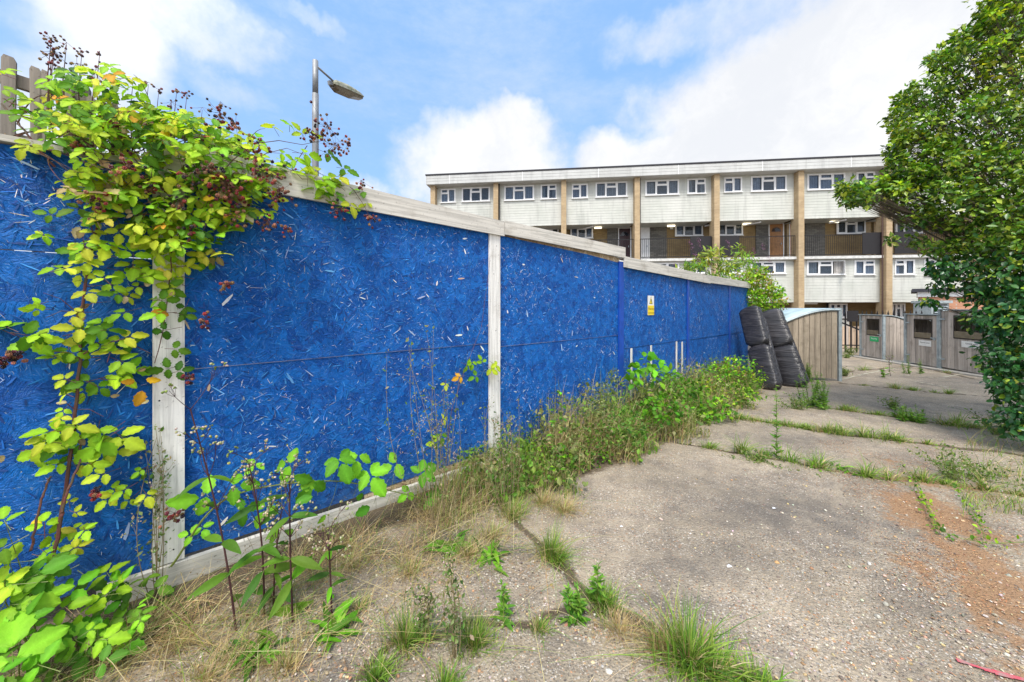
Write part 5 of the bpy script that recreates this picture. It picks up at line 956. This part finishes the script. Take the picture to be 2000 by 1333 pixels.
weed((880, 1070), (870, 990), 'rosette', 'broad leaved green plant left of the dock by the kickboard', 68, spread=.08)
weed((505, 1270), (500, 1180), 'rosette', 'pale leaved rosette in the dry grass beside the sow thistles', 69, spread=.07)
weed((640, 1240), (640, 1170), 'rosette', 'grey green rosette of long leaves right of the sow thistles', 70, spread=.07)
# trailing stems over the leaf litter at right
tr = thing('trailing_weed', on_g(1850, 1050), 'long trailing green stem lying across the orange leaf litter', 'weed'); st, lv = MB(), MB(); rt = np.random.default_rng(77)
for line in ([(1790, 960), (1815, 1005), (1835, 1045), (1880, 1062), (1940, 1072), (2010, 1068)], [(1870, 960), (1900, 1010), (1925, 1060)], [(1760, 910), (1800, 980), (1830, 1040)]):
    q = np.array([on_g(*p) + (0, 0, .02 + rt.uniform(0, .04)) for p in line]); tt = np.linspace(0, len(q) - 1, 30); q = np.stack([np.interp(tt, range(len(q)), q[:, k]) for k in range(3)], 1); st.tube(q, .0025, 5); n = 70; ii = rt.integers(0, 30, n)
    lv.scatter(*LT_S, q[ii] + rt.normal(0, .02, (n, 3)) * (1, 1, .5), frame_from(rt.normal(0, 1, (n, 3)), rt.normal(0, .5, (n, 3)) + UPV), rt.uniform(.012, .04, n), pal(rt, n, DEEP + LIME[:2]))
st.build('stems', M['greencane'], tr); lv.build('leaves', M['leaf'], tr, True)

# ---- grass
def blades(b, base, h, lean, az, w_, col, seg=4, curl=1.7):
    n = len(base); tt = np.linspace(0, 1, seg + 1); d_ = np.stack((np.cos(az), np.sin(az), np.zeros(n)), 1); side = np.stack((-np.sin(az + .6), np.cos(az + .6), np.zeros(n)), 1)
    vs = []
    for t_ in tt:
        c = base + d_ * (lean * h * t_ ** curl)[:, None]; c[:, 2] += h * (t_ - .32 * np.clip(lean, 0, 1.6) * t_ ** 2.4); ww = (w_ * (1 - t_ ** 1.6) + .0003)[:, None]; vs += [c - side * ww, c + side * ww]
    v = np.stack(vs, 1); k = 2 * (seg + 1); f = np.array([(2 * i, 2 * i + 1, 2 * i + 3, 2 * i + 2) for i in range(seg)]); F_ = (f[None] + (np.arange(n) * k)[:, None, None]).reshape(-1, 4)
    b.add(v.reshape(-1, 3), F_, np.repeat(col, k, 0))
GRN = [(.13, .25, .03), (.20, .34, .04), (.28, .38, .07), (.09, .19, .03)]; STRAW = [(.50, .38, .20), (.62, .50, .30), (.36, .25, .13), (.44, .35, .16)]
def tuft(px, py, rad, h, n, label, seed, mixdry=.25, group=None, wd=.0016, name='grass_tuft', lean=.7):
    rad *= 1.25; h *= 1.25; n = int(n * 1.4)
    rng = np.random.default_rng(seed); g = on_g(px, py); b = MB(); r_ = rng.gamma(1.4, .4, n) * rad; a = rng.uniform(0, 6.28, n); base = np.stack((g[0] + r_ * np.cos(a), g[1] + r_ * np.sin(a) * .8, np.zeros(n)), 1); base[:, 2] = G0(g[1]) + (gz(g[0], g[1]) - G0(g[1])) - .012
    az = a + rng.normal(0, .8, n); dry = rng.random(n) < mixdry; col = np.where(dry[:, None], pal(rng, n, STRAW), pal(rng, n, GRN)); hh = h * rng.uniform(.35, 1.1, n) * np.where(dry, .8, 1); blades(b, base, hh, rng.gamma(2, lean / 2, n), az, wd * rng.uniform(.6, 1.4, n), col)
    o = b.build(name, M['grass']); c = Vector((float(g[0]), float(g[1]), float(g[2]))); o.data.transform(Matrix.Translation(-c)); o.location = c; tag(o, label, 'grass tuft', group); return o
for i, (px, py, rad, h, n, lab, dry, wd) in enumerate([
    (1075, 1088, .055, .17, 260, 'yellow green grass tuft at the top of the near paving crack', .35, .0016), (1092, 1098, .03, .10, 140, 'small bright grass tuft just right of the yellow green one', .1, .0016), (1178, 1182, .06, .10, 260, 'short bright green tuft in the middle of the near paving crack', .2, .0018),
    (925, 1262, .06, .11, 340, 'round bright green grass tuft below centre in the concrete', .2, .0015), (1052, 1232, .035, .06, 160, 'little pale tuft between the round tuft and the crack', .45, .0014), (790, 1262, .05, .15, 260, 'darker grass tuft at the edge of the dry grass', .35, .0016), (735, 1328, .035, .09, 140, 'dark green leafy tuft at the bottom edge left of centre', .05, .0026), (868, 1345, .04, .08, 130, 'dark grass tuft cut by the bottom edge below centre', .1, .0024),
    (1345, 1300, .085, .20, 330, 'largest dark green grass tuft at the bottom of the near crack', .2, .0030), (1395, 1325, .06, .13, 220, 'spreading grass tuft right beside the largest one', .3, .0028), (1480, 1352, .06, .09, 150, 'broad bladed bright tuft at the bottom edge right of centre', .05, .0045), (1290, 1270, .08, .13, 300, 'straw coloured dead grass tuft left of the largest green one', 1.0, .0013), (1210, 1235, .09, .10, 260, 'pale dead grass tuft lying over the near crack', 1.0, .0012),
    (1000, 1010, .08, .16, 260, 'pale green grass leaning out of the dry strip by the hoarding', .5, .0016), (690, 1110, .03, .10, 60, 'thin grass on the soil before the kickboard', .6, .0014)]):
    tuft(px, py, rad, h, n, lab, 200 + i, dry, wd=wd)
for k, (px, py, rad, h, n, dry) in enumerate([(560, 1300, .07, .14, 420, .9), (470, 1290, .07, .12, 380, .9), (620, 1205, .05, .14, 300, .8), (700, 1190, .05, .12, 260, .75), (800, 1120, .06, .15, 360, .85), (850, 1095, .07, .17, 460, .8), (915, 1085, .07, .18, 460, .75), (960, 1050, .07, .2, 420, .85), (1040, 1035, .06, .18, 360, .8), (1100, 1000, .07, .26, 460, .9), (1060, 985, .07, .26, 460, .85), (1130, 955, .07, .24, 420, .9), (350, 1260, .07, .14, 380, .9), (400, 1330, .08, .14, 420, .9)]):
    if k % 3 == 2: continue
    tuft(px, py, rad * 1.15, h * .62, int(n * .5), 'straw coloured dry grass tuft in the soil strip before the hoarding', 260 + k, dry, group='straw coloured dry grass tufts', wd=.0013, lean=.9)
rj = np.random.default_rng(70)
JL = ['low green tuft rooted along the first paving joint', 'low green tuft rooted along the second paving joint', 'low green tuft rooted along the third paving joint', 'low green tuft rooted in the paving joint by the shelter post', None, None, 'low green tuft on the far paving before the bin stores']
JN = [(14, .05, .85), (26, .0, .75), (20, .1, .95), (8, .0, .9), None, None, (7, 0, .9)]
for ci, (lab, spec) in enumerate(zip(JL, JN)):
    if not lab: continue
    n, a0, a1 = spec; poly = CRACKS[ci]; cum = np.concatenate(([0], np.cumsum(np.linalg.norm(np.diff(poly, axis=0), axis=1))))
    for k in range(n):
        if rj.random() < .22: continue
        d_ = cum[-1] * (a0 + (a1 - a0) * (k + rj.uniform(.1, .9)) / n); x, y = np.interp(d_, cum, poly[:, 0]), np.interp(d_, cum, poly[:, 1]); ppx, ppy = 1000 + x / y * F, HY + (EYE - G0(y)) / y * F
        tuft(ppx, ppy, rj.uniform(.03, .13), rj.gamma(3, .032) + .02, int(rj.integers(30, 170)), lab, 400 + ci * 50 + k, rj.uniform(.1, .6), group=lab.replace('tuft', 'tufts'), wd=.0035, lean=1.0)

# ---- undergrowth along the foot of the hoarding: grasses and mixed stems nobody could count
ru = np.random.default_rng(90)
def band_pts(n, s0, s1, lo=0.03, pw=1.0):
    s = s0 + (s1 - s0) * ru.random(n) ** pw; wd = np.interp(s, [.2, 1.2, 1.8, 2.4, 3.4, 4.8, 6, 8, 9.6], [.25, .3, .75, .8, .78, 1.0, 1.0, .95, .6]); wd = wd * (1 + .16 * np.sin(s * 5.3) + .12 * np.sin(s * 12.1 + 1)); off = lo + (wd - lo) * ru.random(n); p = H0[None] + HD[None] * s[:, None] + HN[None] * off[:, None]
    z = np.array([gz(x, y) for x, y in p]) - .01; return np.column_stack((p, z)), s, off / wd
def hprof(s): return (1 + .30 * np.sin(s * 6.1) * np.sin(s * 2.3 + 1) + .15 * np.sin(s * 13)) * np.interp(s, [0, 1.2, 1.9, 2.6, 3.2, 4.2, 5.5, 7, 9, 10], [.12, .14, .26, .36, .56, .66, .62, .62, .55, .4])
b = MB(); p, s, f_ = band_pts(9500, 1.5, 9.6, pw=1.15); keep = ru.random(len(s)) < np.interp(s, [1.5, 2.2, 3], [.5, 1, 1]); p, s, f_ = p[keep], s[keep], f_[keep]; n = len(s)
blades(b, p, hprof(s) * (1 - .6 * f_ ** 2) * ru.uniform(.3, 1.4, n), ru.gamma(1.6, .28, n), ru.uniform(0, 6.28, n), ru.uniform(.0014, .0034, n), np.where((ru.random(n) < np.interp(np.sin(s * 4.1) + np.sin(s * 1.7 + 2), [-1.5, 1.5], [.35, .95]))[:, None], pal(ru, n, STRAW), pal(ru, n, GRN)))
tag(b.build('dry_grass', M['grass']), kind='stuff')
b = MB(); p, s, f_ = band_pts(13000, 2.0, 9.8, pw=1.0); n = len(s); hh = hprof(s) * (1 - .65 * f_ ** 2) * ru.random(n) ** .75; p[:, 2] += hh; p[:, :2] += ru.normal(0, .03, (n, 2)); clump = np.sin(s * 7 + f_ * 5) + np.sin(s * 3.1 + 2 * f_); cc = np.where((clump > .2)[:, None], pal(ru, n, [(.10, .22, .03), (.16, .30, .04), (.22, .34, .06)]), pal(ru, n, [(.24, .28, .09), (.12, .18, .05), (.34, .33, .15)]))
k1 = ru.random(n) < .6; b.scatter(*LT_T, p[k1], frame_from(ru.normal(0, 1, (k1.sum(), 3)), ru.normal(0, .8, (k1.sum(), 3)) + UPV), ru.uniform(.02, .055, k1.sum()), cc[k1]); k2 = ~k1; b.scatter(*LT_S, p[k2], frame_from(ru.normal(0, 1, (k2.sum(), 3)), ru.normal(0, .6, (k2.sum(), 3)) + UPV), ru.uniform(.035, .08, k2.sum()), cc[k2])
tag(b.build('undergrowth', M['leaf']), kind='stuff')
# matted dead grass on the soil at the left
b = MB(); n = 9500; s = ru.uniform(-1.0, 1.9, n); off = np.interp(s, [-1, 0, 1.75], [.45, .35, .35]) + ru.gamma(1.6, .26, n) - .15; p2 = H0[None] + HD[None] * s[:, None] + HN[None] * off[:, None]; cl = (np.sin(p2[:, 0] * 9) + np.sin(p2[:, 1] * 11 + 1) + ru.normal(0, .9, n)) > -.35; p2 = p2[cl & (off > .08)]; n = len(p2); p3 = np.column_stack((p2, [gz(x, y) + ru.uniform(-.01, .02) for x, y in p2]))
blades(b, p3, ru.gamma(2, .035, n) + .02, ru.gamma(2.2, .9, n), ru.uniform(0, 6.28, n), ru.uniform(.0008, .0018, n), np.where((ru.random(n) < .86)[:, None], pal(ru, n, STRAW + [(.22, .15, .08)]), pal(ru, n, GRN)), curl=1.2)
tag(b.build('dead_grass', M['grass']), kind='stuff')
# long stray bents of dry grass
b = MB()
for k in range(60):
    g = ground_hs(ru.uniform(-.6, 3.6), ru.uniform(.12, .8)); hh = ru.uniform(.15, .5); dr = ru.normal(0, 1, 2) * .35; q = [g + (dr[0] * hh * t_ ** 1.8, dr[1] * hh * t_ ** 1.8, hh * (t_ - .25 * t_ ** 3)) for t_ in np.linspace(0, 1, 8)]; b.tube(q, np.linspace(.0014, .0006, 8), 4)
    b.scatter(*LT_T, np.array(q)[[5, 6, 6, 7, 7]] + ru.normal(0, .006, (5, 3)), frame_from(ru.normal(0, .4, (5, 3)) + UPV, ru.normal(0, 1, (5, 3))), ru.uniform(.008, .016, 5), np.ones((5, 3)))
tag(b.build('grass_bents', M['drystem']), kind='stuff')
# named bushes in the band
def leafball(name, cs, label, cat, seed, cols, tmpl, size, base, stem_m='greencane', extra=None, group=None, leafm='leaf', shell=.5, part='leaves', trunkw=.006):
    rng = np.random.default_rng(seed); o = thing(name, base, label, cat, group); lv, st = MB(), MB()
    for c, r_, n in cs:
        c = np.array(c); r_ = np.array(r_) * np.ones(3); u = rng.normal(0, 1, (n, 3)); u /= np.linalg.norm(u, axis=1)[:, None]; rad = shell + (1 - shell) * rng.random(n); rad *= 1 + .22 * np.sin(u[:, 0] * 7 + seed) * np.sin(u[:, 2] * 6 + c[0] * 3); p = c + u * r_ * rad[:, None]
        d_ = u * .6 + rng.normal(0, .7, (n, 3)) + (0, 0, -.15); nn = u * .6 + UPV * .7 + rng.normal(0, .5, (n, 3)); lv.scatter(*tmpl, p, frame_from(d_, nn), size * rng.uniform(.6, 1.3, n), pal(rng, n, cols, .2) * rng.uniform(.85, 1.15, 3))
        b0 = np.array(base); m_ = (b0 + c) / 2 + rng.normal(0, .1, 3) * np.linalg.norm(c - b0); tt = np.linspace(0, 1, 8)[:, None]; q = b0 * (1 - tt) ** 2 + 2 * m_ * tt * (1 - tt) + c * tt ** 2; st.tube(q, np.linspace(trunkw, trunkw * .3, 8), 6)
        for k in range(7): e = c + rng.normal(0, .5, 3) * r_; st.tube([q[6], (q[6] + e) / 2, e], [trunkw * .4, trunkw * .3, trunkw * .1], 4, cap=False)
    st.build('stems' if trunkw < .03 else 'branches', M[stem_m], o); lv.build(part, M[leafm], o, True)
    if extra: extra(o, rng)
    return o
def off_c(px, py, off): return H(px, py, off)
leafball('bramble', [(off_c(1265, 712, .35), (.28, .2, .14), 42), (off_c(1300, 735, .3), (.25, .2, .12), 36), (off_c(1290, 770, .5), (.25, .2, .15), 30), (off_c(1240, 735, .4), (.15, .15, .12), 20)], 'bright green bramble with broad leaves below the warning sign', 'bramble', 301, BRIGHT, LT, .11, ground_hs(5.0, .4))
leafball('bramble', [(off_c(1400, 735, .45), (.45, .3, .25), 420), (off_c(1440, 715, .6), (.4, .3, .22), 340), (off_c(1370, 765, .5), (.4, .3, .25), 300)], 'dense mid green bramble thicket in front of the dumped sofas', 'bramble', 302, LIME[1:4] + BRIGHT[2:] + [(.25, .16, .06)], LT_S, .06, ground_hs(7.2, .4))
leafball('weed', [(off_c(1185, 770, .3), (.13, .13, .2), 260), (off_c(1165, 800, .4), (.2, .15, .15), 240), (off_c(1200, 735, .25), (.1, .1, .12), 120)], 'grey green fleabane mass beside the first blue post', 'weed', 303, [(.2, .25, .1), (.3, .33, .16), (.13, .2, .06)], LT_T, .035, ground_hs(3.9, .3))
leafball('weed', [(off_c(1050, 880, .35), (.18, .15, .1), 200), (off_c(1100, 900, .55), (.2, .2, .12), 260), (off_c(1160, 890, .6), (.22, .2, .13), 280)], 'leafy green weeds in the dry grass below the third panel', 'weed', 304, DEEP + LIME[1:2], LT_S, .04, ground_hs(2.9, .5))
leafball('bramble', [(off_c(1330, 760, .6), (.4, .3, .2), 300), (off_c(1290, 800, .8), (.35, .25, .18), 240)], 'darker leafy bramble spreading over the weeds between the warning sign and the sofas', 'bramble', 311, DEEP + BRIGHT[2:] + LIME[3:4], LT_S, .065, ground_hs(5.6, .6))
leafball('bramble', [(off_c(1440, 770, .9), (.4, .3, .2), 330), (off_c(1390, 800, .95), (.4, .25, .18), 260), (off_c(1470, 740, .75), (.3, .2, .2), 200)], 'yellow green bushy weeds at the right end of the strip before the sofas', 'weed', 312, LIME[1:4] + DEEP[1:], LT_S, .06, ground_hs(7.4, .9))
leafball('weed', [(off_c(1225, 830, .75), (.3, .22, .18), 320), (off_c(1180, 850, .7), (.25, .2, .15), 220)], 'mid green leafy weed clump bulging from the middle of the strip', 'weed', 313, DEEP + [(.18, .28, .05)], LT_T, .045, ground_hs(3.9, .7))
# behind the hoarding: buddleia and the thicket tumbling over its end
def spikes(o, rng):
    b = MB()
    for px, py in [(1345, 470), (1362, 466), (1380, 485), (1402, 478), (1420, 468), (1470, 482), (1488, 475), (1318, 515), (1300, 520), (1448, 500), (1500, 500), (1356, 492)]:
        c = H(px, py, -.7 - rng.random() * .4); n = 60; tt = rng.random(n); b.scatter(*LT_T, c + np.column_stack((rng.normal(0, .03, n), rng.normal(0, .03, n), -.28 * tt)) + np.column_stack((tt * .1, tt * 0, tt * 0)), frame_from(rng.normal(0, 1, (n, 3)), rng.normal(0, 1, (n, 3))), rng.uniform(.02, .045, n), pal(rng, n, [(.22, .08, .22), (.12, .05, .08), (.3, .16, .3)]))
    b.build('flower_spikes', M['leaf'], o)
bb_ = H(1420, 600, -.9); bb_[2] = G0(bb_[1])
leafball('buddleia', [(H(1380, 505, -.8), (.35, .3, .22), 170), (H(1420, 520, -.9), (.35, .3, .25), 190), (H(1355, 520, -.7), (.3, .25, .12), 110), (H(1460, 510, -1.0), (.3, .3, .3), 150), (H(1480, 530, -.9), (.3, .3, .25), 130), (H(1400, 490, -.9), (.2, .2, .15), 60), (H(1440, 490, -.9), (.2, .2, .2), 60), (H(1335, 530, -.7), (.25, .2, .08), 50), (H(1400, 545, -.7), (.4, .3, .15), 150)], 'loose buddleia with purple spikes rising behind the far end of the hoarding', 'shrub', 305, [(.30, .42, .05), (.20, .34, .06), (.4, .46, .08), (.14, .24, .05)], LT_LANCE, .15, bb_, extra=spikes, trunkw=.012)
be = P(1500, 640, 9.9); be[2] = G0(9.9)
leafball('bramble', [(P(1485, 560, 9.9), (.4, .35, .32), 620), (P(1470, 585, 9.7), (.3, .3, .3), 420), (P(1505, 590, 9.8), (.38, .35, .3), 600), (P(1450, 545, 9.8), (.3, .3, .2), 260), (P(1500, 620, 9.9), (.35, .3, .3), 460), (P(1515, 570, 10), (.2, .25, .2), 200), (P(1480, 535, 10), (.3, .3, .15), 200)], 'rounded bramble thicket tumbling over the far end of the hoarding above the sofas', 'bramble', 306, LIME[1:4] + [(.2, .3, .05), (.34, .26, .10)], LT_S, .085, be, trunkw=.01)

# ================================================================== THE TREE ON THE RIGHT
tb = np.array((8.4, 4.9, G0(4.9))); rt = np.random.default_rng(55)
tree = thing('tree', tb, 'large dense green tree overhanging the paving on the right side', 'tree')
LUMP = []   # (px, py, depth, radius)
for q in [(1985, 40, 5.0, .45), (2050, 60, 4.9, .6), (1930, 90, 5.1, .42), (1880, 150, 5.2, .42), (1990, 150, 4.8, .5), (2080, 180, 4.7, .7), (1820, 180, 5.3, .34), (1800, 240, 5.3, .36), (1870, 240, 5.0, .45), (1950, 250, 4.7, .5), (2040, 280, 4.5, .6), (1790, 300, 5.2, .36), (1850, 320, 4.9, .42), (1930, 340, 4.6, .5), (2010, 380, 4.4, .55), (1800, 355, 5.1, .30), (1870, 400, 4.8, .42), (1965, 440, 4.5, .46), (1830, 420, 5.0, .28), (1915, 480, 4.7, .36), (2020, 480, 4.3, .5), (1860, 490, 4.9, .20), (1985, 540, 4.4, .40), (1935, 560, 4.6, .26), (2030, 600, 4.2, .48), (1950, 620, 4.5, .26), (2000, 650, 4.3, .34), (1965, 700, 4.4, .24), (2030, 720, 4.1, .42), (1990, 760, 4.3, .23), (2040, 820, 4.1, .38), (2010, 825, 4.2, .2), (2060, 440, 4.6, .6), (1760, 390, 5.1, .20), (1725, 385, 5.1, .16), (1700, 375, 5.1, .13), (1672, 385, 5.1, .12), (1765, 345, 5.2, .20), (1760, 240, 5.4, .14), (1770, 205, 5.4, .12), (1755, 300, 5.3, .12), (1735, 355, 5.2, .12), (1840, 560, 4.9, .12), (1830, 525, 4.9, .12), (1690, 365, 5.1, .09), (1655, 370, 5.1, .08), (1780, 430, 5.0, .14), (1790, 470, 5.0, .10), (1840, 120, 5.3, .13), (1890, 80, 5.2, .16), (1935, 40, 5.1, .16), (1960, 10, 5.0, .2), (2010, -30, 5.0, .5), (2100, -60, 4.9, .8), (2150, 300, 4.9, .9), (2150, 600, 4.7, .8), (2120, 780, 4.4, .6), (1740, 470, 4.95, .07), (1815, 590, 4.85, .07), (1860, 525, 4.75, .2), (1815, 485, 4.9, .12)]: LUMP.append(q if q[1] > 500 else (*q[:3], q[3] * .9))
for (a_, b_, c_, d_) in list(LUMP):
    if d_ < .46 and b_ < 420:
        for k in range(3): th = rt.uniform(2.0, 4.6); q_ = d_ * F / c_; LUMP.append((a_ + q_ * math.cos(th) * rt.uniform(.8, 1.2), b_ - q_ * math.sin(th) * rt.uniform(.7, 1.1), c_ + rt.uniform(-.3, .3), rt.uniform(.05, .13)))
for k in range(24): LUMP.append((rt.uniform(2150, 2420), rt.uniform(-100, 700), rt.uniform(4.9, 6.3), rt.uniform(.5, .9)))
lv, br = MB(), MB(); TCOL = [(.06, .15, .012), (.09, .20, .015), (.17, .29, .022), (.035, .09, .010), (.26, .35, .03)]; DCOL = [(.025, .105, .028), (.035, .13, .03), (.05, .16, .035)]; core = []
# limbs
tops_ = []
for (px, py, Y, r_) in LUMP:
    c = P(px, py, Y); n = int((4000 if py > 520 else 3100) * r_ ** 2 * 1.25 * (1 if px < 2120 else .35)) + 40; u = rt.normal(0, 1, (n, 3)); u /= np.linalg.norm(u, axis=1)[:, None]; rad = (.55 + .47 * rt.random(n) ** .7) * (1 + .34 * np.sin(u[:, 0] * 5 + px) * np.sin(u[:, 2] * 5 + py)); p = c + u * r_ * rad[:, None] * (1, 1, .85)
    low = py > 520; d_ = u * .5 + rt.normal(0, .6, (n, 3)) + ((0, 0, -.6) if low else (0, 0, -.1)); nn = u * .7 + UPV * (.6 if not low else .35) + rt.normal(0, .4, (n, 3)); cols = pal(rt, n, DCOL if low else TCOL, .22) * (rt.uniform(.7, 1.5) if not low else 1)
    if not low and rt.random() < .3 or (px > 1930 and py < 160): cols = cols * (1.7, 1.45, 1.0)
    fr_ = rt.random(n) < .08; cols[fr_] = pal(rt, int(fr_.sum()), [(.34, .44, .05)])
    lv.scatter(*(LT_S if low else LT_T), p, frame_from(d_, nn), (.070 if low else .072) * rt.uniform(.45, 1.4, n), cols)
    m_ = tb + (rt.uniform(-.6, .2), rt.uniform(-.3, .3), (c[2] - tb[2]) * .55); tt = np.linspace(0, 1, 9)[:, None]; q = (tb + (rt.uniform(-.05, .05), 0, .2)) * (1 - tt) ** 2 + 2 * m_ * tt * (1 - tt) + c * tt ** 2; br.tube(q, np.linspace(.035 if r_ > .3 else .008, .006 if r_ > .15 else .003, 9), 6)
    for k in range(8): e = c + rt.normal(0, .55, 3) * r_; br.tube([q[7], (q[7] + e) / 2 + rt.normal(0, .02, 3), e], np.array([.008, .005, .0015]) * min(1, r_ * 4), 4, cap=False)
MB().tube([tb - (0, 0, .1), tb + (-.03, 0, .8), tb + (-.1, .05, 1.7), tb + (-.12, 0, 2.8), tb + (-.05, 0, 4.2)], [.20, .16, .13, .10, .05], 12).build('trunk', M['bark'], tree, True); br.build('limbs', M['bark'], tree); lv.build('crown', M['treeleaf'], tree, True)
# weeds and dry litter under its edge
b = MB(); n = 2600; q = np.array([G(rt.uniform(1880, 2080), rt.uniform(850, 1010))[:2] for _ in range(n)]); keep = (np.sin(q[:, 0] * 8) + np.sin(q[:, 1] * 9) + rt.normal(0, .8, n)) > .1; q = q[keep]; n = len(q); p = np.column_stack((q, [G0(y) - .005 for y in q[:, 1]]))
blades(b, p, rt.gamma(2, .05, n), rt.gamma(2, .4, n), rt.uniform(0, 6.28, n), rt.uniform(.001, .0025, n), np.where((rt.random(n) < .45)[:, None], pal(rt, n, STRAW), pal(rt, n, GRN))); tag(b.build('rough_grass', M['grass']), kind='stuff')

# ---- fallen litter, pebbles
b = MB(); n = 12000; y = rt.uniform(1.4, 4.6, n); x = 2.10 + (y - 1.6) * .68 + rt.gamma(1.7, .50, n) - .22; keep = (np.sin(x * 6 + y * 2) + np.sin(y * 7 - x * 3) + rt.normal(0, .8, n) > -.3) & (x < 6.5); x, y = x[keep], y[keep]; n = len(x)
b.scatter([(-.5, -1, 0), (.5, -.9, .4), (.6, .9, 0), (-.4, 1, .3)], [(0, 1, 2, 3)], np.column_stack((x, y, [G0(q) + rt.uniform(.002, .008) for q in y])), frame_from(rt.normal(0, 1, (n, 3)) * (1, 1, .15), rt.normal(0, .35, (n, 3)) + UPV), np.column_stack((rt.uniform(.0015, .004, n), rt.uniform(.003, .009, n), np.full(n, .004))), pal(rt, n, [(.42, .20, .08), (.30, .13, .06), (.52, .33, .16), (.2, .10, .05)], .2)); tag(b.build('fallen_blossom', M['flake']), kind='stuff')
b = MB(); n = 5500; px = rt.uniform(350, 2000, n); py = 860 + 500 * rt.random(n) ** .8; g = np.array([G(a, c) for a, c in zip(px, py)]); rel = (g[:, :2] - H0) @ HN; g = g[rel > .25]; n = len(g); g[:, 2] = [gz(x, y) + .0015 for x, y in g[:, :2]]
b.scatter(ico_v * (1, 1.25, .7), ico_f, g, frame_from(rt.normal(0, 1, (n, 3)) * (1, 1, .2), rt.normal(0, .3, (n, 3)) + UPV), rt.gamma(3, .0011, n) + .001, pal(rt, n, [(.46, .40, .31), (.34, .28, .21), (.56, .50, .42), (.40, .24, .13), (.18, .15, .12), (.50, .36, .20)], .18)); tag(b.build('gravel', M['flake']), kind='stuff')
for px, py, s_, lab in [(1512, 994, .016, 'white scrap of litter on the dark concrete patch'), (1425, 1108, .018, 'pale blue scrap of litter in the middle of the concrete'), (1955, 960, .022, 'white scrap of litter at the foot of the right hedge'), (1214, 1030, .013, 'small white stone on the concrete near the dry grass')]:
    g = G(px, py, .004); b = MB().add([g + np.array(v_) * s_ for v_ in [(-1, -.4, 0), (-.2, -.7, .25), (.8, -.3, .1), (1, .3, 0), (.1, .6, .4), (-.8, .4, .1), (0, 0, .5)]], [(0, 1, 6), (1, 2, 6), (2, 3, 6), (3, 4, 6), (4, 5, 6), (5, 0, 6), (0, 5, 4, 3, 2, 1)]); tag(b.build('litter_scrap', M['paper']), lab, 'litter')
